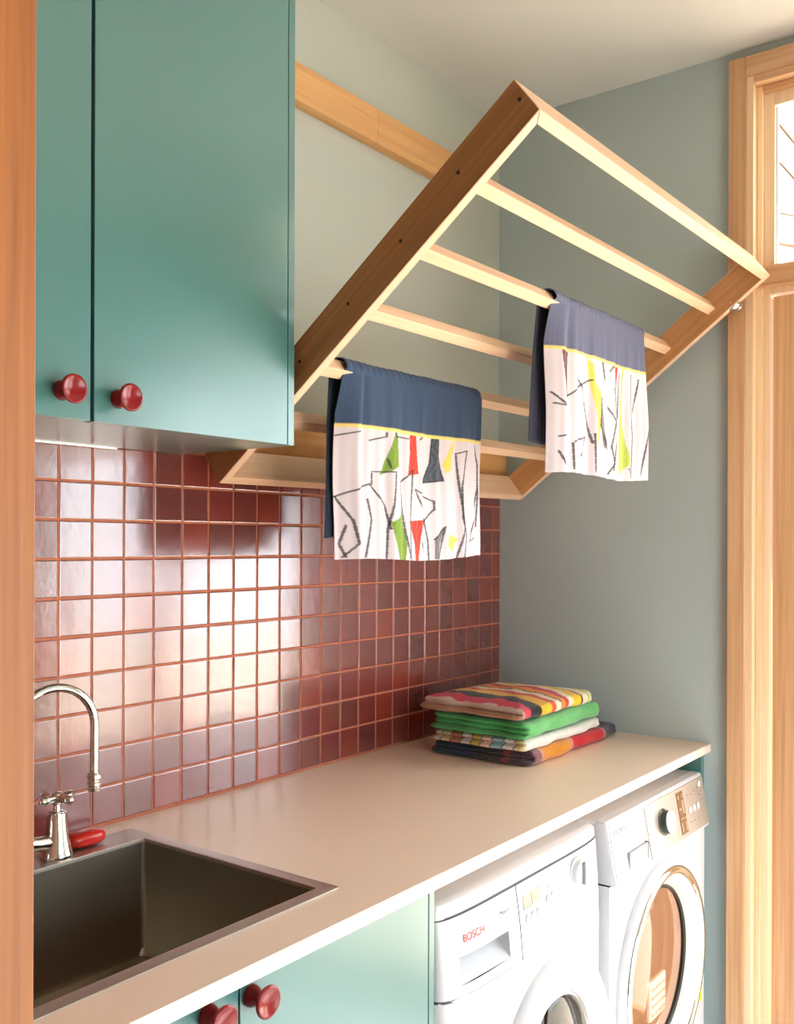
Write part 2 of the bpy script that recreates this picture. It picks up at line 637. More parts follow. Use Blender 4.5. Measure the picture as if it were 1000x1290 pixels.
# outside: deck, lined eave over the door, weatherboard wall
structure(finish('deck', bx(-8, 12, -12, 6, -0.16, -0.11), M['deck']))
eave = structure(finish('eave', bx(1.72, 3.5, -3.4, 0.3, 2.99, 3.02), M['dark_joinery']))
eb = bx(1.72, 3.5, -0.041, 0.041, -0.012, 0.0, bev=0.003)
ebm = None
for i in range(37):
    y = 0.2 - i * 0.096
    if ebm is None:
        o = finish('lining_board', eb, M['white_ext'], eave)
        ebm = o.data
    else:
        o = bpy.data.objects.new('lining_board', ebm)
        COL.objects.link(o)
        o.parent = eave
    o.location = (0, y, 2.988)
ext = structure(finish('trim_4', bx(-0.02, 0.02, -1.5, 1.5, -0.13, 0.13), M['dark_joinery']))
ext.location = (3.62, -0.55, 2.87)
ext.rotation_euler = (0, 0, math.radians(-28.4 + 90))
wb_me = None
for i in range(2):
    if wb_me is None:
        o = finish('weatherboard', bx(-0.036, -0.02, -1.5, 1.5, -0.057, 0.057, bev=0.002), M['white_ext'], None)
        o.parent = ext
        wb_me = o.data
    else:
        o = bpy.data.objects.new('weatherboard', wb_me)
        COL.objects.link(o)
        o.parent = ext
    o.location = (0, 0, -0.062 + i * 0.124)

# ------------------------------------------------------------------ upper cupboard
CX, CYF, CZ = 0.2715, -0.310, 1.658
cup = thing('wall_cupboard', 'tall teal wall cupboard with two red-knobbed doors above the maroon tiles', 'cupboard', (-0.1, -0.15, CZ))
finish('carcass', bx(-0.506, CX - 0.018, CYF + 0.020, 0.0, CZ + 0.002, ZC - 0.002), M['teal'], cup)
finish('end_panel', bx(CX - 0.016, CX, CYF, 0.0, CZ, ZC - 0.002, bev=0.0008), M['teal'], cup)
dl = finish('door', bx(-0.506, -0.1575, CYF, CYF + 0.018, CZ, ZC - 0.006, bev=0.001), M['teal'], cup)
dr = finish('door', bx(-0.1515, CX - 0.0175, CYF, CYF + 0.018, CZ, ZC - 0.006, bev=0.001), M['teal'], cup)
finish('bottom_panel', bx(-0.506, CX - 0.018, CYF + 0.019, -0.012, CZ - 0.0, CZ + 0.002), M['teal'], cup)
finish('light_strip', bx(-0.506, 0.115, -0.0115, -0.002, CZ - 0.003, CZ + 0.004, bev=0.001), M['alu'], cup)

KNOB = [(0.0, 0.0), (0.0135, 0.0), (0.0145, 0.003), (0.0125, 0.009), (0.0095, 0.015), (0.0095, 0.019), (0.0135, 0.0235), (0.0185, 0.0265),
        (0.0205, 0.0295), (0.0205, 0.032), (0.0185, 0.0335), (0.0165, 0.0328), (0.011, 0.0310), (0.005, 0.0302), (0.0, 0.030)]


def knob(door, x, y, z, s=1.0):
    bm = bmesh.new()
    lathe(bm, (x, y, z), (0, -1, 0), [(r * s, h * s) for r, h in KNOB], 36)
    return finish('knob', bm, M['red'], door, True, 1.2)


knob(dl, -0.206, CYF, 1.696)
knob(dr, -0.110, CYF, 1.6955)

# ------------------------------------------------------------------ base cabinet
DY = -0.622
base = thing('base_cabinet', 'teal base cabinet with two red-knobbed doors under the sink', 'cabinet', (-0.1, -0.3, 0))
cb = bmesh.new()
box(cb, -0.506, -0.488, DY + 0.020, -0.01, 0.10, 0.936)
box(cb, 0.230, 0.2535, DY + 0.020, -0.01, 0.10, 0.936)
box(cb, -0.488, 0.230, DY + 0.020, -0.01, 0.10, 0.118)
box(cb, -0.488, 0.230, -0.02, -0.01, 0.118, 0.936)
box(cb, -0.488, 0.230, DY + 0.020, DY + 0.04, 0.9, 0.936)
finish('carcass', cb, M['teal'], base)
finish('end_panel', bx(0.2535, 0.268, DY, -0.01, 0, 0.936, bev=0.0008), M['teal'], base)
bl = finish('door', bx(-0.506, -0.1615, DY, DY + 0.018, 0.11, 0.928, bev=0.001), M['teal'], base)
br = finish('door', bx(-0.1585, 0.2515, DY, DY + 0.018, 0.11, 0.928, bev=0.001), M['teal'], base)
finish('kickboard', bx(-0.506, 0.2535, DY + 0.06, DY + 0.078, 0, 0.10), M['teal'], base)
knob(bl, -0.213, DY, 0.914)
knob(br, -0.140, DY, 0.911)

tag(finish('filler_panel', bx(1.494, 1.5165, DY, -0.01, 0, 0.937, bev=0.0008), M['teal']),
    'narrow teal filler panel between dryer and grey wall', 'panel')

# ------------------------------------------------------------------ worktop, sink, tap, soap
WZ, WF = 0.96, -0.640
SX0, SX1, SY0, SY1 = -0.44, 0.113, -0.554, -0.057
wt = bmesh.new()
xs = [-0.506, SX0 + 0.008, SX1 - 0.008, 1.5165]
ys = [WF, SY0 + 0.008, SY1 - 0.008, -0.0005]
gv = {}
for z in (WZ - 0.022, WZ):
    for i, x in enumerate(xs):
        for j, y in enumerate(ys):
            gv[i, j, z] = wt.verts.new((x, y, z))
for z in (WZ - 0.022, WZ):
    for i in range(3):
        for j in range(3):
            if (i, j) != (1, 1):
                wt.faces.new((gv[i, j, z], gv[i + 1, j, z], gv[i + 1, j + 1, z], gv[i, j + 1, z]))
ring = [(0, j) for j in range(4)] + [(i, 3) for i in range(1, 4)] + [(3, j) for j in (2, 1, 0)] + [(i, 0) for i in (2, 1)]
for loop in (ring, [(1, 1), (1, 2), (2, 2), (2, 1)]):
    for a, b in zip(loop, loop[1:] + loop[:1]):
        wt.faces.new((gv[a[0], a[1], WZ - 0.022], gv[b[0], b[1], WZ - 0.022], gv[b[0], b[1], WZ], gv[a[0], a[1], WZ]))
es = [e for e in wt.edges if all(abs(v.co.y - WF) < 1e-5 for v in e.verts) and abs(e.verts[0].co.x - e.verts[1].co.x) > 1e-4]
bmesh.ops.bevel(wt, geom=es, offset=0.0018, segments=2, profile=0.5, affect='EDGES')
tag(finish('worktop', wt, M['top']), 'long pale beige worktop over the sink cabinet and machines', 'worktop')

sink = thing('sink', 'rectangular brushed steel sink set into the beige worktop', 'sink', (-0.16, -0.3, 0.94))
BX0, BX1, BY0, BY1 = -0.415, 0.0885, -0.530, -0.124
rim = bmesh.new()
def rrect(x0, x1, y0, y1, r, z, n=5):
    out = []
    for cx, cy, a0 in ((x1 - r, y1 - r, 0), (x0 + r, y1 - r, PI / 2), (x0 + r, y0 + r, PI), (x1 - r, y0 + r, 1.5 * PI)):
        for k in range(n + 1):
            a = a0 + PI / 2 * k / n
            out.append((cx + r * math.cos(a), cy + r * math.sin(a), z))
    return out


def loft(bm, loops, close=True):
    rs = [[bm.verts.new(p) for p in lp] for lp in loops]
    n = len(rs[0])
    for a, b in zip(rs, rs[1:]):
        for i in range(n):
            j = (i + 1) % n
            bm.faces.new((a[i], a[j], b[j], b[i]))
    return rs


loft(rim, [rrect(SX0, SX1, SY0, SY1, 0.003, WZ + 0.0002), rrect(SX0, SX1, SY0, SY1, 0.003, WZ + 0.0018), rrect(SX0 + 0.001, SX1 - 0.001, SY0 + 0.001, SY1 - 0.001, 0.003, WZ + 0.0022),
           rrect(BX0 - 0.001, BX1 + 0.001, BY0 - 0.001, BY1 + 0.001, 0.005, WZ + 0.0022), rrect(BX0, BX1, BY0, BY1, 0.005, WZ + 0.001),
           rrect(BX0, BX1, BY0, BY1, 0.005, WZ - 0.004)])
finish('rim', rim, M['steel'], sink, True, 0.5)
bowl = bmesh.new()
rs = loft(bowl, [rrect(BX0, BX1, BY0, BY1, 0.005, WZ - 0.004), rrect(BX0 + 0.002, BX1 - 0.002, BY0 + 0.002, BY1 - 0.002, 0.008, WZ - 0.19),
                 rrect(BX0 + 0.006, BX1 - 0.006, BY0 + 0.006, BY1 - 0.006, 0.012, WZ - 0.20), rrect(BX0 + 0.02, BX1 - 0.02, BY0 + 0.02, BY1 - 0.02, 0.02, WZ - 0.204)])
bowl.faces.new(rs[-1])
finish('bowl', bowl, M['steel_dark'], sink, True, 0.5)
wst = bmesh.new()
lathe(wst, (-0.16, -0.33, WZ - 0.2035), (0, 0, 1), [(0.0, 0.0005), (0.02, 0.0005), (0.024, 0.002), (0.038, 0.003), (0.042, 0.001), (0.042, 0.0)], 32)
finish('waste', wst, M['chrome'], sink, True, 0.8)

TX, TY, TZ = -0.142, -0.094, WZ + 0.0022
tap = thing('tap', 'chrome swan-neck tap with cross handles at the sink back', 'tap', (TX, TY, TZ))
bb = bmesh.new()
for hx in (-0.066, -0.218):
    lathe(bb, (hx, TY, TZ), (0, 0, 1), [(0.0265, 0.0), (0.0275, 0.003), (0.026, 0.008), (0.0235, 0.016), (0.0205, 0.030), (0.018, 0.048), (0.0165, 0.066), (0.0155, 0.074), (0.011, 0.077), (0.0, 0.077)], 32)
tube(bb, [(-0.218, TY, TZ + 0.024), (-0.18, TY, TZ + 0.030), (-0.142, TY, TZ + 0.036), (-0.104, TY, TZ + 0.030), (-0.066, TY, TZ + 0.024)], [0.014, 0.0115, 0.016, 0.0115, 0.014], 24)
lathe(bb, (TX, TY, TZ + 0.02), (0, 0, 1), [(0.016, 0.0), (0.019, 0.012), (0.0185, 0.035), (0.015, 0.048), (0.012, 0.052), (0.0, 0.052)], 32)
finish('body', bb, M['chrome'], tap, True, 0.8)
sp = bmesh.new()
dvec = Vector((0.136, -0.028, 0)).normalized()
R_ = 0.066
zc_ = 1.1785
pts = [Vector((TX, TY, TZ + 0.05)), Vector((TX, TY, 1.12))]
for k in range(25):
    a = PI - PI * k / 24
    pts.append(Vector((TX, TY, zc_)) + dvec * (R_ + R_ * math.cos(a)) + Vector((0, 0, R_ * math.sin(a))))
end = pts[-1].copy()
pts.append(end - Vector((0, 0, 0.085)))
tube(sp, pts, 0.0073, 24)
finish('spout', sp, M['chrome'], tap, True, 0.8)
ae = bmesh.new()
lathe(ae, end - Vector((0, 0, 0.082)), (0, 0, -1), [(0.0, 0.0), (0.0095, 0.0), (0.0118, 0.004), (0.0118, 0.010), (0.0098, 0.0125), (0.0098, 0.015), (0.0112, 0.017), (0.0112, 0.021), (0.0095, 0.023), (0.0105, 0.025), (0.0100, 0.031), (0.0075, 0.032), (0.0, 0.0315)], 12)
finish('aerator', ae, M['satin'], tap, True, 0.5)
for hx in (-0.066, -0.218):
    h = bmesh.new()
    zt = TZ + 0.077
    lathe(h, (hx, TY, zt - 0.002), (0, 0, 1), [(0.0, 0.0), (0.0065, 0.0), (0.0055, 0.012), (0.010, 0.015), (0.0115, 0.022), (0.0105, 0.029), (0.007, 0.033), (0.0, 0.034)], 24)
    for q in range(4):
        a = q * PI / 2 + 0.15
        d = Vector((math.cos(a), math.sin(a), 0))
        c0 = Vector((hx, TY, zt + 0.021))
        tube(h, [c0, c0 + d * 0.012, c0 + d * 0.022, c0 + d * 0.032, c0 + d * 0.036], [0.0075, 0.0068, 0.0078, 0.0070, 0.003], 16)
    finish('cross_handle', h, M['chrome'], tap, True, 0.8)

so = bmesh.new()
bmesh.ops.create_uvsphere(so, u_segments=40, v_segments=20, radius=1.0)
for v in so.verts:
    x, y, z = v.co
    k = lambda t: math.copysign(abs(t) ** 0.68, t)
    v.co = Vector((0.000 + 0.036 * k(x), -0.078 + 0.020 * k(y), WZ + 0.0152 + 0.0128 * k(z)))
tag(finish('soap_bar', so, M['soap'], None, True, 3.0), 'red soap bar on the sink rim behind the tap', 'soap')

# ------------------------------------------------------------------ timber rails on the tiled wall
hr = finish('wall_rail', bx(0.275, 0.879, -0.024, 0.0075, 2.474, 2.560, bev=0.002), M['rail_x'])
tag(hr, 'high timber rail fixed to the wall above the drying rack', 'rail')
finish('rail_length', bx(0.8795, 1.33, -0.0236, 0.0075, 2.474, 2.560, bev=0.002), M['rail_x'], hr)
tag(finish('wall_rail', bx(0.275, 1.495, -0.034, 0.0075, 1.676, 1.752, bev=0.002), M['rail_x']),
    'low timber rail on the wall just above the tiles behind the rack', 'rail')

# ------------------------------------------------------------------ drying rack
RP = dict(x0=0.2950943, yb=-0.0899976, zb=1.5987588, th=0.6522262, L=0.8901134, w=0.0741414, Lx=1.1769428, ph=0.0077565, ps=0.0154250, nc=-0.0406)
_t = RP['th']
V_ = Vector((0, -math.cos(_t), math.sin(_t)))
N_ = Vector((0, -math.sin(_t), -math.cos(_t)))
U_ = Vector((1, 0, 0))
c_, s_ = math.cos(RP['ps']), math.sin(RP['ps'])
U_, V_ = c_ * U_ + s_ * V_, -s_ * U_ + c_ * V_
RZ = Matrix.Rotation(RP['ph'], 3, 'Z')
U_, V_, N_ = RZ @ U_, RZ @ V_, RZ @ N_
O_ = Vector((RP['x0'], RP['yb'], RP['zb']))


def rk(u, v, n):
    return O_ + U_ * u + V_ * v + N_ * n


rack = thing('drying_rack', 'large tilted timber drying rack of five rungs hinged to the wall', 'drying rack')
rm = Matrix.Identity(4)
for i in range(3):
    rm[i][0], rm[i][1], rm[i][2], rm[i][3] = U_[i], V_[i], N_[i], O_[i]
rack.matrix_world = rm
LX, LV, DW, BT = RP['Lx'], RP['L'], RP['w'], 0.020


def local_obj(name, bm, mat, parent, smooth=False):
    bmesh.ops.recalc_face_normals(bm, faces=bm.faces)
    me = bpy.data.meshes.new(name)
    bm.to_mesh(me)
    bm.free()
    if smooth:
        for p in me.polygons:
            p.use_smooth = True
        me.set_sharp_from_angle(angle=0.6)
    me.materials.append(mat)
    o = bpy.data.objects.new(name, me)
    COL.objects.link(o)
    o.parent = parent
    return o


def prism(pts, z0, z1, bev=0.0012):
    bm = bmesh.new()
    a = [bm.verts.new((x, y, z0)) for x, y in pts]
    b = [bm.verts.new((x, y, z1)) for x, y in pts]
    bm.faces.new(a)
    bm.faces.new(b)
    n = len(pts)
    for i in range(n):
        j = (i + 1) % n
        bm.faces.new((a[i], a[j], b[j], b[i]))
    if bev:
        bmesh.ops.bevel(bm, geom=list(bm.edges), offset=bev, segments=1, affect='EDGES')
    return bm


e = 0.0004


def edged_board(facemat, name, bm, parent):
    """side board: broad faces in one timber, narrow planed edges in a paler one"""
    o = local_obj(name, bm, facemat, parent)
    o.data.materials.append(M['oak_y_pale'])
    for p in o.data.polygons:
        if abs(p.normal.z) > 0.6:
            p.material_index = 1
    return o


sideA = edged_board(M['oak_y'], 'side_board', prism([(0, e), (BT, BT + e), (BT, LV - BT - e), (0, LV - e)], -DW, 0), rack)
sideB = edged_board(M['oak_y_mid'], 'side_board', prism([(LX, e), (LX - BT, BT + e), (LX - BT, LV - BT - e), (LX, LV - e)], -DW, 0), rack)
local_obj('bottom_board', prism([(e, 0), (BT + e, BT), (LX - BT - e, BT), (LX - e, 0)], -DW, 0), M['oak_x'], rack)
local_obj('top_board', prism([(e, LV), (BT + e, LV - BT), (LX - BT - e, LV - BT), (LX - e, LV)], -DW, 0), M['oak_x'], rack)
HN, HV = 0.0146, 0.0118
RV = [k * (LV - BT) / 6 + BT / 2 for k in range(7)]
for k in range(1, 6):
    b = bmesh.new()
    box(b, BT + 0.0002, LX - BT - 0.0002, RV[k] - HV, RV[k] + HV, RP['nc'] - HN, RP['nc'] + HN, bev=0.0012, seg=1)
    local_obj('rung', b, M['oak_x'], rack)
for side, ux, dx in ((sideA, 0.0, -1), (sideB, LX, 1)):
    for k in range(1, 7):
        b = bmesh.new()
        lathe(b, (ux, RV[k] if k < 6 else LV - 0.013, RP['nc']), (dx, 0, 0), [(0.0, 0.0), (0.0034, 0.0), (0.0034, 0.0004), (0.0015, 0.0005), (0.0, 0.0002)], 14)
        local_obj('screw', b, M['screw'], side)

# nickel knob on the architrave beside the rack
kb = bmesh.new()
lathe(kb, (1.494, -0.712, 2.092), (-1, 0, 0), [(0.0, 0.0), (0.0125, 0.0), (0.0125, 0.004), (0.008, 0.007), (0.0075, 0.016), (0.012, 0.020), (0.0165, 0.026), (0.0185, 0.033), (0.0175, 0.040), (0.013, 0.046), (0.006, 0.049), (0.0, 0.0495)], 32)
tag(finish('round_knob', kb, M['satin'], None, True, 0.9), 'small round nickel knob on the timber architrave beside the rack', 'knob')

# ------------------------------------------------------------------ tea towels
def raster_print(u, v, polys, lines, basec):
    """flat printed colours for arrays of cloth coordinates"""
    c = np.empty(u.shape + (3,))
    c[:] = basec
    for colr, pts in polys:
        inside = np.zeros(u.shape, bool)
        n = len(pts)
        for i in range(n):
            x1, y1 = pts[i]
            x2, y2 = pts[(i + 1) % n]
            cond = (y1 > v) != (y2 > v)
            xi = (x2 - x1) * (v - y1) / ((y2 - y1) if abs(y2 - y1) > 1e-9 else 1e-9) + x1
            inside ^= cond & (u < xi)
        rnd = 0.5 + 0.5 * np.sin(u * 190 + 4 * np.sin(v * 25))
        cc = np.array(colr)[None, :] * 1.0
        mixv = np.clip(0.93 + 0.07 * rnd, 0, 1)[..., None]
        cc = cc * mixv + np.array(basec) * (1 - mixv)
        c = np.where(inside[..., None], cc, c)
    for wdt, pts in lines:
        dmin = np.full(u.shape, 9.0)
        for (x1, y1), (x2, y2) in zip(pts, pts[1:]):
            dx, dy = x2 - x1, y2 - y1
            q = np.clip(((u - x1) * dx + (v - y1) * dy) / (dx * dx + dy * dy + 1e-12), 0, 1)
            d = np.hypot(u - (x1 + q * dx), v - (y1 + q * dy))
            dmin = np.minimum(dmin, d)
        wv = wdt * (0.85 + 0.22 * np.sin(v * 170 + u * 60) * np.sin(v * 61))
        k = np.clip((wv - dmin) / (wdt * 0.5) + 0.5, 0, 1)[..., None] * 0.86
        c = c * (1 - k) + np.array((0.03, 0.03, 0.035)) * k
    return c


def tea_towel(name, label, x0, x1, rung, front_band, front_len, back_len, seed, navy, printfn, fold_left, slope):
    rng = np.random.RandomState(seed)
    ph = rng.uniform(0, 6.28, 8)
    cu = (RV[rung], RP['nc'])
    rad = 0.0212
    nx = 320
    s = np.linspace(0, 1, nx)
    # path: back hem -> up the back -> over the rung -> front hem
    nb, no, nf1, nf2 = 34, 16, 30, 250
    rows = []
    for i in range(nb):
        rows.append(('b', back_len * (1 - i / nb)))
    for i in range(no + 1):
        rows.append(('o', PI * i / no))
    for i in range(1, nf1 + 1):
        rows.append(('f', front_band * i / nf1))
    for i in range(1, nf2 + 1):
        rows.append(('f', front_band + (front_len - front_band) * i / nf2))
    nr = len(rows)
    P_ = np.zeros((nr, nx, 3))
    C_ = np.zeros((nr, nx, 3))
    ctr = np.array([[*rk(0, cu[0], cu[1])]])
    xs_ = x0 + (x1 - x0) * s
    # rung centre line at each x
    tpar = (xs_ - ctr[0, 0]) / U_.x
    cy = ctr[0, 1] + tpar * U_.y
    cz = ctr[0, 2] + tpar * U_.z

    def pleat(sv, a):
        return a * (0.55 * np.sin(2 * PI * sv * 2.1 + ph[0]) + 0.30 * np.sin(2 * PI * sv * 5.3 + ph[1]) + 0.22 * np.sin(2 * PI * sv * 9.7 + ph[2]) + 0.10 * np.sin(2 * PI * sv * 17 + ph[3]))

    for r, (kd, q) in enumerate(rows):
        small = 0.0007 * np.sin(2 * PI * s * 23 + ph[4]) + 0.0012 * np.maximum(0, np.sin(2 * PI * s * 4.2 + ph[1])) + 0.003 * np.exp(-(s / 0.10) ** 2)
        if kd == 'o':
            a = q
            y = cy + (rad + small) * np.cos(a) + 0
            z = cz + (rad + small) * np.sin(a) * 0.96
            x = xs_.copy()
            C_[r] = navy
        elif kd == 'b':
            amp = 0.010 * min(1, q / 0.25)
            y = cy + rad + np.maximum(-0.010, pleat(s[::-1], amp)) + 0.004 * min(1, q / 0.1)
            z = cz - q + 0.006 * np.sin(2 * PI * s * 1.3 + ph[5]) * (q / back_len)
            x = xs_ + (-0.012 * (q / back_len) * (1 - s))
            C_[r] = np.array(navy) * 0.45  # same navy, darkened to paint shade on the hanging back
        else:
            amp = 0.011 * min(1, q / 0.22)
            y = cy - rad - np.maximum(-0.010, pleat(s, amp)) - 0.002 * min(1, q / 0.1)
            if fold_left:
                k = np.clip(1 - s / fold_left, 0, 1)
                y = y + 0.030 * k ** 1.4 * min(1, 0.3 + q / 0.12)
                g = np.exp(-((s - fold_left * 1.15) / (fold_left * 0.22)) ** 2)
                y = y + 0.0075 * g * min(1, 0.3 + q / 0.1)
            qq = q * (1 + slope * (s - 0.5))
            z = cz - qq + 0.004 * np.sin(2 * PI * s * 1.1 + ph[6]) * (q / front_len)
            x = xs_ + 0.003 * np.sin(2 * PI * q * 3 + ph[7])
            if q <= front_band - 0.004:
                C_[r] = navy
                st = 0.5 + 0.5 * np.sin(s * 260 + 3 * np.sin(s * 31))
                C_[r] = C_[r] * (0.96 + 0.08 * st[:, None])
            elif q <= front_band + 0.0015:
                C_[r] = lin((238, 214, 128))
            else:
                vv = np.full(nx, (q - front_band) / (front_len - front_band))
                C_[r] = printfn(s, vv)
        P_[r, :, 0], P_[r, :, 1], P_[r, :, 2] = x, y, z
    me = bpy.data.meshes.new(name)
    verts = P_.reshape(-1, 3)
    faces = []
    for r in range(nr - 1):
        b0 = r * nx
        faces += [(b0 + i, b0 + i + 1, b0 + nx + i + 1, b0 + nx + i) for i in range(nx - 1)]
    me.from_pydata([tuple(v) for v in verts], [], faces)
    at = me.color_attributes.new('Col', 'FLOAT_COLOR', 'POINT')
    rgba = np.ones((len(verts), 4), np.float32)
    rgba[:, :3] = C_.reshape(-1, 3)
    at.data.foreach_set('color', rgba.ravel())
    for p in me.polygons:
        p.use_smooth = True
    me.materials.append(M['tea'])
    o = bpy.data.objects.new(name, me)
    COL.objects.link(o)
    sm = o.modifiers.new('thickness', 'SOLIDIFY')
    sm.thickness = 0.0014
    sm.offset = 0.0
    return o


PB = lin((216, 206, 213))
GRN, RED_, NVY, YEL, GRY = lin((118, 150, 50)), lin((226, 62, 48)), lin((70, 80, 92)), lin((236, 206, 96)), lin((120, 116, 120))


def conv1(p):
    out = []
    for x, y in p:
        u = (x - 95) / 795
        out.append((u, (y - (412 + 58 * u)) / (803 - 105 * u)))
    return out


def conv2(p):
    out = []
    for x, y in p:
        u = (x - 275) / 470
        out.append((u, (y - (440 + 120 * u)) / (672 - 75 * u)))
    return out


polys1 = [(GRN, [(340, 425), (355, 480), (360, 640), (290, 690), (265, 702), (300, 590), (325, 490)]),
          (RED_, [(425, 420), (465, 425), (485, 670), (415, 690), (430, 560)]),
          (NVY, [(570, 435), (605, 440), (605, 560), (635, 705), (530, 720), (565, 600)]),
          (YEL, [(705, 455), (690, 540), (680, 640), (650, 662), (630, 610), (665, 520), (690, 470)]),
          (GRN, [(380, 900), (385, 960), (405, 1100), (400, 1200), (350, 1200), (325, 1080), (310, 980), (350, 950)]),
          (RED_, [(420, 960), (510, 945), (490, 1050), (478, 1200), (460, 1200), (450, 1080)]),
          (GRY, [(640, 985), (610, 1100), (605, 1180), (585, 1180), (585, 1060)]),
          (YEL, [(655, 1030), (725, 1060), (675, 1140), (650, 1100)])]
lines1 = [[(100, 835), (225, 755), (290, 880), (310, 1020)], [(100, 835), (150, 980), (165, 1120), (120, 1200)], [(215, 850), (230, 970), (205, 1200)],
          [(235, 682), (340, 675), (325, 860), (300, 1020), (295, 1200)], [(375, 735), (450, 650), (445, 740), (425, 960), (430, 1190)],
          [(375, 735), (385, 900), (400, 1040), (425, 1180)], [(465, 765), (585, 830), (585, 880), (535, 950), (465, 765)],
          [(535, 950), (500, 1100), (515, 1190)], [(535, 950), (555, 1070), (560, 1190)], [(715, 540), (780, 520), (740, 740), (740, 940), (760, 1040), (745, 1180)],
          [(715, 540), (730, 760), (750, 1000), (715, 1180)], [(845, 480), (875, 600), (880, 800), (865, 990)], [(880, 750), (850, 900), (785, 1085), (850, 1050)],
          [(100, 470), (180, 440)], [(220, 495), (300, 465), (300, 440)], [(350, 460), (420, 465)], [(490, 465), (515, 435)], [(340, 425), (350, 465)],
          [(305, 600), (315, 650)], [(530, 720), (565, 600), (570, 440)], [(635, 705), (605, 560), (605, 440)], [(530, 720), (635, 705)], [(235, 690), (235, 755)], [(585, 1060), (640, 985), (605, 1180)],
          [(130, 1010), (110, 1120), (130, 1200)]]
polys2 = [(lin((120, 70, 80)), [(312, 448), (345, 452), (345, 700), (330, 720), (318, 600)]),
          (YEL, [(430, 470), (455, 520), (460, 620), (490, 680), (485, 800), (465, 1000), (460, 800), (445, 640)]),
          (RED_, [(566, 515), (592, 520), (582, 680), (576, 1060), (565, 1060), (571, 700)]),
          (lin((176, 192, 84)), [(619, 530), (629, 535), (618, 760), (640, 950), (660, 1050), (610, 1112), (597, 960), (612, 760)]),
          (GRY, [(490, 700), (500, 880), (520, 1000), (495, 960), (480, 850)])]
lines2 = [[(345, 450), (335, 700), (330, 720), (395, 640), (450, 605)], [(375, 590), (400, 640), (430, 800), (450, 950)], [(285, 680), (320, 755), (290, 740)],
          [(300, 920), (340, 910), (330, 1080)], [(365, 950), (425, 920), (400, 1030)], [(500, 500), (508, 600)], [(520, 730), (560, 820), (540, 960), (555, 1050), (530, 1110)],
          [(665, 560), (665, 750), (675, 900), (670, 1130)], [(705, 590), (690, 690), (675, 770)], [(755, 820), (735, 950), (715, 1130)], [(540, 550), (560, 520)],
          [(490, 700), (480, 850), (520, 1000)], [(560, 640), (565, 900), (550, 1090)], [(300, 1000), (325, 1100)], [(360, 960), (365, 1100)], [(455, 900), (460, 1110)], [(600, 560), (590, 800)], [(650, 1080), (660, 1130)]]


def print1(s, v):
    return raster_print(s, v, [(c, conv1(p)) for c, p in polys1], [(0.0068, conv1(p)) for p in lines1], PB)


def print2(s, v):
    return raster_print(s, v, [(c, conv2(p)) for c, p in polys2], [(0.0080, conv2(p)) for p in lines2], PB)


t1 = tea_towel('tea_towel', '', 0.398, 0.876, 2, 0.108, 0.366, 0.318, 3, lin((62, 80, 108)), print1, 0.10, 0.0)
tag(t1, 'navy and white printed tea towel on the lower rung nearer the cupboard', 'tea towel', 'tea towels drying on the rack')
t2 = tea_towel('tea_towel', '', 0.797, 1.256, 4, 0.100, 0.362, 0.296, 11, lin((104, 108, 134)), print2, 0.13, 0.0)
tag(t2, 'faded blue and white printed tea towel on the higher rung by the doorway', 'tea towel', 'tea towels drying on the rack')

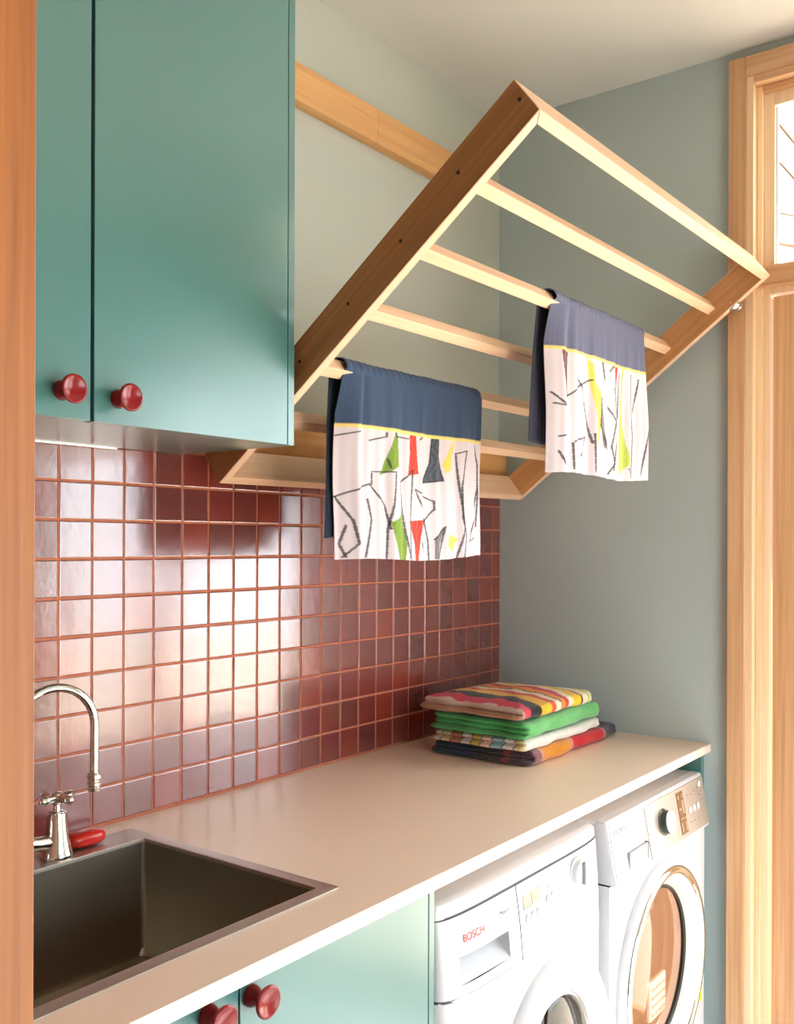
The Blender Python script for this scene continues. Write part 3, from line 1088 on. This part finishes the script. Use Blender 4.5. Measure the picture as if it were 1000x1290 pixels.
# ------------------------------------------------------------------ folded towels
def folded_towel(name, label, cx, cy, z0, wx, wy, h, lobes, seed, colorfn, rot=0.0, top_bulge=0.006):
    rng = np.random.RandomState(seed)
    ph = rng.uniform(0, 6.28, 12)
    n = 360
    rows = 9 * lobes + 1
    base = rrect(-wx / 2, wx / 2, -wy / 2, wy / 2, 0.022, 0, 4)
    # resample the outline evenly
    pts = np.array([(p[0], p[1]) for p in base])
    seg = np.hypot(*(np.roll(pts, -1, 0) - pts).T)
    cum = np.concatenate([[0], np.cumsum(seg)])
    tot = cum[-1]
    q = np.linspace(0, tot, n, endpoint=False)
    ptsc = np.vstack([pts, pts[:1]])
    ox = np.interp(q, cum, ptsc[:, 0])
    oy = np.interp(q, cum, ptsc[:, 1])
    tx = np.roll(ox, -1) - np.roll(ox, 1)
    ty = np.roll(oy, -1) - np.roll(oy, 1)
    ln = np.hypot(tx, ty)
    nx_, ny_ = ty / ln, -tx / ln
    # weight: how much this bit of outline shows the folds (left and right ends) rather than the single wrap
    wfold = np.clip(nx_ ** 2 * 1.4 - 0.2, 0, 1) * (nx_ < 0) + np.clip(ny_, 0, 1) * 0.6 + np.clip(nx_, 0, 1) * 0.3
    wfold = np.clip(wfold, 0, 1)
    loops = []
    wave = 0.0034 * np.sin(q / tot * 2 * PI * 7 + ph[0]) + 0.0022 * np.sin(q / tot * 2 * PI * 13 + ph[1])
    for j in range(rows):
        f = j / (rows - 1)
        # layer heights wander a little along the outline
        warp = 0.06 * np.sin(q / tot * 2 * PI * 3 + ph[2]) + 0.04 * np.sin(q / tot * 2 * PI * 6 + ph[3])
        ff = np.clip(f + warp * f * (1 - f) * 2.0, 0, 1)
        one = np.sqrt(np.clip(1 - (2 * f - 1) ** 2, 0, 1))
        lob = np.abs(np.sin(PI * np.clip(ff * lobes, 0, lobes))) ** 0.6
        prof_f = lob
        step = np.floor(np.clip(ff, 0, 0.9999) * lobes)
        jag = 0.009 * np.sin(step * 2.3 + ph[4])
        inset = wfold * (0.019 * (1 - prof_f) - jag * prof_f) + (1 - wfold) * (min(0.5 * h, 0.022) * (1 - one))
        x = ox - nx_ * inset + nx_ * wave
        y = oy - ny_ * inset + ny_ * wave
        sag = 0.0022 * np.sin(q / tot * 2 * PI * 2 + ph[5]) * f
        z = h * f + sag
        loops.append(np.stack([x, y, np.broadcast_to(z, x.shape)], 1))
    verts = [loops[0] * np.array([0.6, 0.6, 1])] + loops
    z_top = loops[-1]
    for sc in [0.985, 0.97, 0.945] + [0.92 - 0.03 * i for i in range(30)]:
        l2 = z_top.copy()
        l2[:, 0] *= sc
        l2[:, 1] *= sc
        b = (1 - sc ** 4)
        l2[:, 2] = h + (z_top[:, 2] - h) * sc + top_bulge * b + (0.0022 * np.sin(l2[:, 0] * 38 + ph[6]) + 0.0016 * np.sin(l2[:, 1] * 55 + l2[:, 0] * 21 + ph[7])) * b * (1.0 if top_bulge > 0.005 else 0.2)
        verts.append(l2)
    Vv = np.concatenate(verts)
    # soft pile irregularity
    Vv[:, 2] += 0.0006 * np.sin(Vv[:, 0] * 610 + 3 * np.sin(Vv[:, 1] * 530)) * (Vv[:, 2] > 0.004)
    L_ = len(verts)
    colr = np.zeros((len(Vv), 3))
    for k in range(L_):
        sl = slice(k * n, (k + 1) * n)
        kind = 'top' if k > rows else 'side'
        colr[sl] = colorfn(Vv[sl, 0] / wx + 0.5, Vv[sl, 1] / wy + 0.5, np.clip(Vv[sl, 2] / h, 0, 1.2), kind, nx_, ny_, q / tot)
    faces = []
    for k in range(L_ - 1):
        for i in range(n):
            j = (i + 1) % n
            faces.append((k * n + i, k * n + j, (k + 1) * n + j, (k + 1) * n + i))
    faces.append(tuple(range(n))[::-1])
    faces.append(tuple((L_ - 1) * n + i for i in range(n)))
    me = bpy.data.meshes.new(name)
    me.from_pydata([tuple(v) for v in Vv], [], faces)
    at = me.color_attributes.new('Col', 'FLOAT_COLOR', 'POINT')
    rgba = np.ones((len(Vv), 4), np.float32)
    rgba[:, :3] = colr
    at.data.foreach_set('color', rgba.ravel())
    for p in me.polygons:
        p.use_smooth = True
    me.materials.append(M['terry'])
    o = bpy.data.objects.new(name, me)
    COL.objects.link(o)
    o.location = (cx, cy, z0)
    o.rotation_euler = (0, 0, rot)
    tag(o, label, 'towel', 'folded towels stacked on the worktop')
    return o


def bands(x, table):
    out = np.zeros((len(x), 3))
    out[:] = lin(table[-1][1])
    for lim, c in reversed(table):
        out[x <= lim] = lin(c)
    return out


CREAM, TAN = (236, 222, 190), (190, 140, 104)
STR = [(0.05, (222, 204, 190)), (0.14, (214, 40, 78)), (0.24, (30, 26, 28)), (0.37, (238, 184, 28)), (0.43, (222, 74, 48)), (0.49, CREAM), (0.505, (30, 26, 28)),
       (0.57, (230, 140, 36)), (0.64, (200, 36, 60)), (0.70, CREAM), (0.78, (240, 196, 44)), (0.80, (30, 26, 28)), (0.88, CREAM), (0.93, (190, 200, 120)), (1.2, CREAM)]


def c_stripe(x, y, z, kind, nx_, ny_, q):
    wob = x + 0.012 * np.sin(y * 14) + 0.008 * np.sin(y * 31 + x * 9)
    c = bands(wob, STR)
    if kind == 'side':
        lf = np.clip((-nx_ - 0.3) * 3, 0, 1)[:, None] * (z < 0.93)[:, None]
        tan = np.where((z < 0.52)[:, None], np.array(lin((176, 128, 92))), np.array(lin((206, 180, 164))))
        c = c * (1 - lf) + tan * lf
    return c


def c_green(x, y, z, kind, nx_, ny_, q):
    c = np.zeros((len(x), 3))
    c[:] = lin((70, 176, 92))
    wv = 0.5 + 0.5 * np.sin(q * 900)
    c *= (0.88 + 0.16 * wv)[:, None]
    # lighter green on the wrapped long side
    rg = np.clip((-ny_ - 0.5) * 2.5, 0, 1)[:, None]
    if kind == 'side':
        c = c * (1 - 0.35 * rg) + np.array(lin((150, 212, 150))) * 0.35 * rg
    return c


def c_check(x, y, z, kind, nx_, ny_, q):
    c = np.zeros((len(x), 3))
    c[:] = lin((232, 228, 222))
    if kind == 'side':
        cells = np.floor(y * 9).astype(int)
        pal = np.array([lin(k) for k in ((226, 206, 150), (232, 222, 214), (150, 182, 190), (236, 200, 180), (224, 200, 96), (232, 222, 214), (200, 130, 90))])
        pc = pal[cells % 7]
        lf = np.clip((-nx_ - 0.4) * 4, 0, 1)[:, None]
        edge = (np.abs(y * 9 - np.round(y * 9)) < 0.09)[:, None]
        pc = np.where(edge, np.array(lin((96, 92, 88))), pc)
        c = c * (1 - lf) + pc * lf
    return c


def c_plaid(x, y, z, kind, nx_, ny_, q):
    c = bands(x, [(0.03, (84, 58, 70)), (0.09, (150, 96, 108)), (0.115, (222, 158, 130)), (0.42, (232, 148, 36)), (0.45, (232, 150, 140)), (0.78, (214, 28, 40)), (0.80, (220, 130, 120)), (1.2, (82, 78, 92))])
    if kind == 'side':
        lf = np.clip((-nx_ - 0.35) * 4, 0, 1)[:, None]
        s2 = bands(1 - y, [(0.30, (38, 66, 82)), (0.42, (44, 56, 92)), (0.62, (58, 66, 58)), (0.72, (70, 56, 66)), (0.78, (150, 66, 48)), (1.2, (84, 58, 70))])
        c = c * (1 - lf) + s2 * lf
    rib = 0.9 + 0.14 * np.sin(q * 1400)
    return c * rib[:, None]


Z0 = WZ + 0.0008
folded_towel('folded_towel', 'dark navy, orange and red plaid towel at the bottom of the folded stack', 1.233, -0.260, Z0, 0.505, 0.285, 0.033, 2, 21, c_plaid, 0.02, 0.0)
folded_towel('folded_towel', 'white towel with pastel check edge, second from the bottom of the stack', 1.165, -0.268, Z0 + 0.0362, 0.415, 0.262, 0.027, 2, 22, c_check, 0.0, 0.0)
folded_towel('folded_towel', 'thick green towel folded under the striped one in the stack', 1.157, -0.266, Z0 + 0.0662, 0.405, 0.275, 0.040, 3, 23, c_green, 0.015, 0.003)
folded_towel('folded_towel', 'brightly striped towel on the very top of the folded stack', 1.135, -0.252, Z0 + 0.1102, 0.365, 0.300, 0.030, 2, 24, c_stripe, -0.02, 0.012)

# ------------------------------------------------------------------ appliances
def face_grid(bm, xs_, zs_, fy, hole=None):
    """curved sheet y = fy(x, z) on a grid; hole is a predicate on cell centres"""
    g = [[bm.verts.new((x, fy(x, z), z)) for z in zs_] for x in xs_]
    for i in range(len(xs_) - 1):
        for j in range(len(zs_) - 1):
            if hole and hole((xs_[i] + xs_[i + 1]) / 2, (zs_[j] + zs_[j + 1]) / 2):
                continue
            bm.faces.new((g[i][j], g[i + 1][j], g[i + 1][j + 1], g[i][j + 1]))
    return bm


def holed_front(bm, x0, x1, z0, z1, cx, cz, r, fy, depth=0.03, rings=10):
    """curved front sheet with a round door opening, with a turned-in lip"""
    angs = [2 * PI * i / 96 for i in range(96)]
    for xx in (x0, x1):
        for zz in (z0, z1):
            angs.append(math.atan2(zz - cz, xx - cx) % (2 * PI))
    angs = sorted(set(angs))
    loops = []
    for a in angs:
        c, s = math.cos(a), math.sin(a)
        tx = ((x1 - cx) / c if c > 1e-9 else (x0 - cx) / c if c < -1e-9 else 1e9)
        tz = ((z1 - cz) / s if s > 1e-9 else (z0 - cz) / s if s < -1e-9 else 1e9)
        t = min(tx, tz)
        col = [bm.verts.new((cx + c * r, fy(cx + c * r, cz + s * r) + depth, cz + s * r))]
        for k in range(rings + 1):
            f = (k / rings)
            d = r + (t - r) * (1 - (1 - f) ** 1.8)
            x, z = cx + c * d, cz + s * d
            col.append(bm.verts.new((x, fy(x, z), z)))
        loops.append(col)
    for a, b in zip(loops, loops[1:] + loops[:1]):
        for k in range(len(a) - 1):
            bm.faces.new((a[k], a[k + 1], b[k + 1], b[k]))
    return bm


def lettering(name, body, parent, mat, loc, size, rot=(PI / 2, 0, 0), spacing=1.0, sx=1.0):
    cu = bpy.data.curves.new(name, 'FONT')
    cu.body = body
    cu.size = size
    cu.space_character = spacing
    cu.extrude = 0.0002
    tmp = bpy.data.objects.new(name + '_tmp', cu)
    COL.objects.link(tmp)
    dg = bpy.context.evaluated_depsgraph_get()
    me = bpy.data.meshes.new_from_object(tmp.evaluated_get(dg))
    bpy.data.objects.remove(tmp)
    me.materials.append(mat)
    o = bpy.data.objects.new(name, me)
    COL.objects.link(o)
    o.parent = parent
    top = parent
    while top.parent:
        top = top.parent
    o.location = Vector(loc) - top.location
    o.rotation_euler = rot
    o.scale = (sx, 1, 1)
    return o


def lin_sp(a, b, n):
    return [a + (b - a) * i / n for i in range(n + 1)]


def open_front(bm):
    fs = [f for f in bm.faces if all(v.co.y < -0.6115 for v in f.verts)]
    bmesh.ops.delete(bm, geom=fs, context='FACES')
    return bm


# ---- washing machine
WX0, WX1 = 0.277, 0.868
WXC, WHW = (WX0 + WX1) / 2, (WX1 - WX0) / 2
washer = thing('washing_machine', 'white front-loading washing machine beside the teal base cabinet', 'washing machine', (WXC, -0.33, 0))


def wy(x, z):
    xi = min(1.0, abs((x - WXC) / WHW))
    e_ = (1 - xi ** 5) ** (1 / 2.4)
    zz = max(0.0, min(1.0, (0.90 - z) / 0.20))
    return -(0.612 + (0.018 + 0.022 * math.sin(zz * PI / 2)) * e_)


xs_all = [WXC + WHW * math.sin(PI / 2 * t) for t in lin_sp(-1, 1, 48)]
finish('body', open_front(bx(WX0, WX1, -0.612, -0.05, 0.02, 0.868, bev=0.003)), M['white'], washer)
lid = bmesh.new()
tops = [(x, min(-0.60, wy(x, 0.895))) for x in xs_all]
for zz, ins in ((0.8725, 0.0), (0.892, 0.0), (0.8965, 0.004)):
    pass
prof = [(0.8725, 0.0), (0.888, 0.001), (0.894, 0.004), (0.897, 0.010)]
lp = []
for z, ins in prof:
    sc = 1 - ins / WHW
    lp.append([lid.verts.new((WXC + (x - WXC) * sc, wy(x, 0.895) + ins, z)) for x in xs_all] + [lid.verts.new((WX1 - ins, -0.05, z)), lid.verts.new((WX0 + ins, -0.05, z))])
for a, b in zip(lp, lp[1:]):
    for i in range(len(a)):
        j = (i + 1) % len(a)
        lid.faces.new((a[i], a[j], b[j], b[i]))
lid.faces.new(lp[-1])
lid.faces.new(lp[0][::-1])
finish('lid', lid, M['white'], washer, True, 0.5)
XS = 0.505      # drawer seam
ZB, ZT = 0.742, 0.8705
dx0, dx1, dz0, dz1 = 0.318, 0.464, 0.760, 0.806
xa = sorted(set([x for x in xs_all if x < XS - 0.004] + [XS - 0.0028, dx0, dx1]))
za = sorted(set(lin_sp(ZB, ZT, 8) + [dz0, dz1]))
sm_ = bmesh.new()
face_grid(sm_, [XS - 0.004, XS + 0.003], lin_sp(ZB, ZT, 8), lambda x, z: wy(x, z) + 0.0012)
face_grid(sm_, sorted([x for x in xs_all if x < XS]), [ZB - 0.004, ZB + 0.003], lambda x, z: wy(x, z) + 0.0012)
face_grid(sm_, xs_all, [ZT - 0.002, ZT + 0.003], lambda x, z: wy(x, z) + 0.0022)
finish('panel_seam', sm_, M['seam'], washer)
dw = bmesh.new()
za[0] += 0.0012
face_grid(dw, xa, za, wy, lambda x, z: dx0 < x < dx1 and dz0 < z < dz1)
# handle pocket: side walls, sloping back
pv = lambda x, z, d: dw.verts.new((x, wy(x, z) + d, z))
DP = 0.032
pk = [pv(dx0, dz0, 0), pv(dx1, dz0, 0), pv(dx1, dz1, 0), pv(dx0, dz1, 0)]
pb = [pv(dx0 + 0.004, dz0 + 0.004, 0.006), pv(dx1 - 0.004, dz0 + 0.010, 0.006), pv(dx1 - 0.008, dz1 - 0.002, DP), pv(dx0 + 0.004, dz1 - 0.002, DP)]
for i in range(4):
    j = (i + 1) % 4
    dw.faces.new((pk[i], pk[j], pb[j], pb[i]))
dw.faces.new(pb)
for f in dw.faces:
    if all(v in pb or v in pk for v in f.verts):
        f.material_index = 1
drawer = finish('detergent_drawer', dw, [M['white_plastic'], M['pocket_grey']], washer, True, 0.4)
fa = bmesh.new()
face_grid(fa, sorted([x for x in xs_all if x > XS + 0.004] + [XS + 0.0005]), lin_sp(ZB, ZT, 8), wy)
fascia = finish('fascia', fa, M['white_plastic'], washer, True, 0.5)
patch_seam = [(XS - 0.0015, XS + 0.0005)]
fr = bmesh.new()
DCX, DCZ = 0.622, 0.496
holed_front(fr, WX0, WX1, 0.12, ZB, DCX, DCZ, 0.156, wy, 0.05)
finish('front_panel', fr, M['white'], washer, True, 0.6)
finish('plinth', bx(WX0 + 0.003, WX1 - 0.003, -0.622, -0.60, 0.0, 0.115), M['white'], washer)
YD = wy(DCX, DCZ)
dr_ = bmesh.new()
lathe(dr_, (DCX, YD, DCZ), (0, -1, 0), [(0.158, -0.03), (0.2125, -0.004), (0.214, 0.003), (0.209, 0.013), (0.196, 0.024), (0.180, 0.029), (0.169, 0.026), (0.152, 0.012), (0.1405, 0.004), (0.1395, -0.03)], 96, closed=True)
wdoor = finish('door', dr_, M['white_plastic'], washer, True, 0.9)
gl = bmesh.new()
lathe(gl, (DCX, YD, DCZ), (0, -1, 0), [(0.1385, -0.014), (0.125, -0.004), (0.09, 0.003), (0.045, 0.006), (0.0, 0.007)], 64, capped=False)
finish('porthole', gl, M['door_glass'], wdoor, True, 3)
gk = bmesh.new()
lathe(gk, (DCX, YD, DCZ), (0, -1, 0), [(0.140, 0.003), (0.1355, 0.0055), (0.131, 0.002), (0.132, -0.02)], 72, capped=False)
finish('porthole_ring', gk, M['satin'], wdoor, True, 1)
dm = bmesh.new()
lathe(dm, (DCX, YD, DCZ), (0, 1, 0), [(0.139, 0.02), (0.142, 0.05), (0.15, 0.07), (0.19, 0.09), (0.19, 0.40), (0.0, 0.42)], 48, capped=False)
finish('drum', dm, M['drum_dark'], washer, True, 0.6)
# fascia controls
def on_w(x, z, d=0.0):
    return Vector((x, wy(x, z) - d, z))


def patch(name, parent, mat, x0, x1, z0, z1, fy, d=0.0012, shear=0.0, n=6):
    bm = bmesh.new()
    rowsv = []
    for z, dd in ((z0, -0.001), (z0, d), (z1, d), (z1, -0.001)):
        rowsv.append([bm.verts.new((x, fy(x, z) - dd, z + shear * (x - x0))) for x in lin_sp(x0, x1, n)])
    for a, b in zip(rowsv, rowsv[1:]):
        for i in range(n):
            bm.faces.new((a[i], a[i + 1], b[i + 1], b[i]))
    for i in (0, n):
        bm.faces.new([rw[i] for rw in rowsv])
    return finish(name, bm, mat, parent)


patch('display', fascia, M['display_pale'], 0.522, 0.551, 0.826, 0.848, wy)
patch('display', fascia, M['display_pale'], 0.553, 0.584, 0.826, 0.848, wy)
patch('display_shadow_line', fascia, M['text_grey'], 0.521, 0.553, 0.8240, 0.8258, wy)
for i, (x, z) in enumerate(((0.532, 0.806), (0.552, 0.806), (0.572, 0.806), (0.612, 0.818), (0.630, 0.818))):
    b = bmesh.new()
    d = (Vector((0, -1, 0)))
    lathe(b, on_w(x, z), d, [(0.0, -0.001), (0.0085, -0.001), (0.0085, 0.002), (0.0072, 0.003), (0.0, 0.0034)], 24)
    finish('push_button', b, M['white_plastic'], fascia, True, 0.8)
for x, z in ((0.618, 0.838), (0.634, 0.842), (0.650, 0.846), (0.654, 0.834), (0.658, 0.822)):
    b = bmesh.new()
    lathe(b, on_w(x, z), (0, -1, 0), [(0.0, -0.0005), (0.0016, -0.0005), (0.0016, 0.0006), (0.0, 0.0008)], 10)
    finish('indicator_light', b, M['text_grey'], fascia)
dial = bmesh.new()
lathe(dial, on_w(0.738, 0.834), (0, -1, 0), [(0.0, -0.002), (0.029, -0.002), (0.029, 0.001), (0.026, 0.0025), (0.0245, 0.011), (0.022, 0.0135), (0.0, 0.0145)], 40)
dl_ = finish('programme_dial', dial, M['white_plastic'], fascia, True, 0.6)
finish('dial_grip', bx(0.7335, 0.7425, wy(0.738, 0.834) - 0.021, wy(0.738, 0.834) - 0.010, 0.812, 0.856, bev=0.002), M['grey_plastic'], fascia)


def on_drawer(name, body, mat, x0, x1, z, size):
    az = math.atan2(wy(x1, z) - wy(x0, z), x1 - x0)
    tl = math.atan2(wy(x0, z + 0.02) - wy(x0, z), 0.02)
    lettering(name, body, drawer, mat, (x0, wy(x0, z) - 0.0016, z), size, (PI / 2 - tl, 0, az))


on_drawer('brand_lettering', 'BOSCH', M['text_red'], 0.329, 0.386, 0.8265, 0.0185)
on_drawer('model_lettering', 'Maxx 4', M['text_grey'], 0.440, 0.475, 0.8375, 0.0105)

# ---- tumble dryer
DX0, DX1 = 0.888, 1.464
DXC, DHW = (DX0 + DX1) / 2, (DX1 - DX0) / 2
dryer = thing('tumble_dryer', 'white tumble dryer with chrome-ringed porthole in the corner by the wall', 'tumble dryer', (DXC, -0.33, 0))


def dyf(x, z):
    if z > 0.762:
        f = (0.893 - z) / (0.893 - 0.762)
        return -(0.632 + 0.024 * f)
    return -0.642


finish('body', open_front(bx(DX0, DX1, -0.612, -0.05, 0.02, 0.893, bev=0.004)), M['white'], dryer)
fr2 = bmesh.new()
QX, QZ, QR = 1.172, 0.492, 0.212
holed_front(fr2, DX0, DX1, 0.10, 0.760, QX, QZ, QR, lambda x, z: -0.642, 0.05)
for xx in (DX0, DX1):
    v4 = [fr2.verts.new(p) for p in ((xx, -0.642, 0.10), (xx, -0.642, 0.76), (xx, -0.605, 0.76), (xx, -0.605, 0.10))]
    fr2.faces.new(v4)
finish('front_panel', fr2, M['white'], dryer, True, 0.5)
finish('plinth', bx(DX0 + 0.004, DX1 - 0.004, -0.632, -0.60, 0.0, 0.098), M['white'], dryer)


def panel_block(name, parent, mat, x0, x1, z0, z1, extra=0.0, hole=None):
    bm = bmesh.new()
    P0 = [(dyf(0, z) - extra, z) for z in (z0, z1)]
    vs = []
    for x in (x0, x1):
        vs.append([bm.verts.new((x, -0.605, z0)), bm.verts.new((x, P0[0][0], z0)), bm.verts.new((x, P0[1][0], z1)), bm.verts.new((x, -0.605, z1))])
    a, b = vs
    for i in range(4):
        j = (i + 1) % 4
        bm.faces.new((a[i], a[j], b[j], b[i]))
    bm.faces.new(a)
    bm.faces.new(b)
    bmesh.ops.bevel(bm, geom=list(bm.edges), offset=0.0025, segments=2, affect='EDGES')
    return finish(name, bm, mat, parent, True, 0.5)


housing = panel_block('panel_housing', dryer, M['white_plastic'], DX0, DX1, 0.7625, 0.8935)
XT = 1.082


def dy2(x, z):
    return dyf(x, z)


tank = patch('water_tank_front', dryer, M['white_plastic'], DX0 + 0.010, XT - 0.002, 0.770, 0.886, dy2, 0.002)
tk = bmesh.new()
tx0, tx1, tz0, tz1 = 0.962, 1.062, 0.779, 0.816
yy = dyf(0, 0.78)
finish('handle_recess', bx(tx0, tx1, yy - 0.0032, yy + 0.004, tz0, tz1, bev=0.001), M['grey_plastic'], tank)
finish('recess_edge', bx(tx1 - 0.001, tx1 + 0.0018, yy - 0.0040, yy + 0.004, tz0, tz1 + 0.002), M['text_grey'], tank)
cp = patch('control_panel', dryer, M['champagne'], XT + 0.002, DX1 - 0.006, 0.7705, 0.886, dy2, 0.003)
tilt = math.atan2(0.024, 0.131)
pn = Vector((0, -math.cos(tilt), math.sin(tilt)))


def on_d(x, z, d=0.0):
    return Vector((x, dyf(x, z), z)) + pn * d


kd = bmesh.new()
lathe(kd, on_d(1.178, 0.832, 0.002), pn, [(0.0, 0.0), (0.031, 0.0), (0.031, 0.002), (0.0275, 0.004), (0.0265, 0.015), (0.0245, 0.0175)], 40)
kdo = finish('programme_dial', kd, M['darkgreen'], dryer, True, 0.6)
kf = bmesh.new()
lathe(kf, on_d(1.178, 0.832, 0.0194), pn, [(0.0, 0.0), (0.0262, 0.0), (0.0262, 0.002), (0.022, 0.0035), (0.0, 0.004)], 40)
finish('dial_cap', kf, M['white_plastic'], kdo, True, 0.6)
disp = patch('display', dryer, M['display'], 1.272, 1.312, 0.781, 0.878, dy2, 0.0042)
for i, (x0_, x1_, z0_, z1_) in enumerate(((1.275, 1.283, 0.862, 0.872), (1.301, 1.309, 0.862, 0.872), (1.276, 1.290, 0.836, 0.842), (1.295, 1.307, 0.826, 0.858), (1.275, 1.309, 0.815, 0.818),
                                          (1.276, 1.284, 0.786, 0.808), (1.300, 1.308, 0.786, 0.808))):
    patch('display_segment', disp, M['display_pale'], x0_, x1_, z0_, z1_, dy2, 0.0048, n=1)
for x, z in ((1.345, 0.824), (1.372, 0.824), (1.399, 0.824), (1.430, 0.872)):
    b = bmesh.new()
    lathe(b, on_d(x, z, 0.002), pn, [(0.0, 0.0), (0.0085, 0.0), (0.0085, 0.0025), (0.007, 0.0034), (0.0, 0.0038)], 20)
    finish('push_button', b, M['white_plastic'], cp, True, 0.8)
for x, z in ((1.335, 0.860), (1.362, 0.858), (1.384, 0.862), (1.408, 0.866), (1.335, 0.796), (1.360, 0.796), (1.386, 0.796), (1.416, 0.846), (1.424, 0.834)):
    patch('print_mark', cp, M['text_grey'], x, x + 0.007, z, z + 0.0018, dy2, 0.0036, n=1)
for z, xw in ((0.862, 0.012), (0.840, 0.010), (0.824, 0.012), (0.806, 0.010)):
    patch('print_mark', cp, M['text_grey'], 1.092, 1.092 + xw, z, z + 0.0016, dy2, 0.0036, n=1)
lettering('brand_lettering', 'ELECTROLUX', tank, M['text_grey'], tuple(on_d(0.906, 0.862, 0.0036)), 0.0135, (PI / 2 - tilt, 0, 0), 1.15, 0.95)
# porthole door
YQ = -0.642
ro = bmesh.new()
lathe(ro, (QX, YQ, QZ), (0, -1, 0), [(0.216, -0.01), (0.250, -0.002), (0.2515, 0.005), (0.248, 0.013), (0.242, 0.018), (0.237, 0.019), (0.220, 0.014)], 96, closed=True)
ddoor = finish('door', ro, M['white_plastic'], dryer, True, 0.9)
rc = bmesh.new()
lathe(rc, (QX, YQ, QZ), (0, -1, 0), [(0.2375, 0.016), (0.2365, 0.0215), (0.231, 0.025), (0.222, 0.0245), (0.216, 0.021), (0.214, 0.013)], 96, closed=True)
finish('chrome_ring', rc, M['chrome'], ddoor, True, 0.9)
ri = bmesh.new()
lathe(ri, (QX, YQ, QZ), (0, -1, 0), [(0.2155, 0.019), (0.203, 0.008), (0.186, -0.012), (0.182, -0.02), (0.212, -0.02)], 96, closed=True)
finish('inner_ring', ri, M['drum'], ddoor, True, 0.6)
rs_ = bmesh.new()
lathe(rs_, (QX, YQ, QZ), (0, -1, 0), [(0.1865, -0.010), (0.1825, -0.007), (0.1780, -0.011), (0.181, -0.019)], 80, closed=True)
finish('seal', rs_, M['black'], ddoor, True, 0.9)
gg = bmesh.new()
lathe(gg, (QX, YQ, QZ), (0, -1, 0), [(0.180, -0.014), (0.12, -0.006), (0.06, -0.001), (0.0, 0.0)], 64, capped=False)
finish('porthole', gg, M['dryer_glass'], ddoor, True, 3)
dd = bmesh.new()
lathe(dd, (QX, YQ, QZ), (0, 1, 0), [(0.182, 0.02), (0.20, 0.05), (0.25, 0.09), (0.25, 0.42), (0.0, 0.44)], 64, capped=False)
drum = finish('drum', dd, M['drum'], dryer, True, 0.6)
for k in range(3):
    a = k * 2 * PI / 3 + 0.3
    b = bmesh.new()
    c = Vector((QX + 0.225 * math.cos(a), YQ + 0.25, QZ + 0.225 * math.sin(a)))
    tube(b, [c + Vector((0, -0.14, 0)), c + Vector((0, -0.05, 0)), c + Vector((0.0, 0.05, 0)), c + Vector((0, 0.14, 0))], [0.018, 0.03, 0.03, 0.018], 16)
    finish('drum_paddle', b, M['drum'], drum, True, 0.9)
lint = finish('lint_filter', bx(QX + 0.02, QX + 0.12, YQ + 0.034, YQ + 0.046, QZ - 0.150, QZ - 0.055, bev=0.004), M['drum'], dryer)
for i in range(4):
    for j in range(4):
        x = QX + 0.031 + i * 0.022
        z = QZ - 0.138 + j * 0.020
        finish('slot', bx(x, x + 0.015, YQ + 0.0322, YQ + 0.0348, z, z + 0.005), M['slot'], lint)
patch('sticker', dryer, M['yellow'], 1.425, 1.448, 0.315, 0.352, lambda x, z: -0.642, 0.0006, n=1)
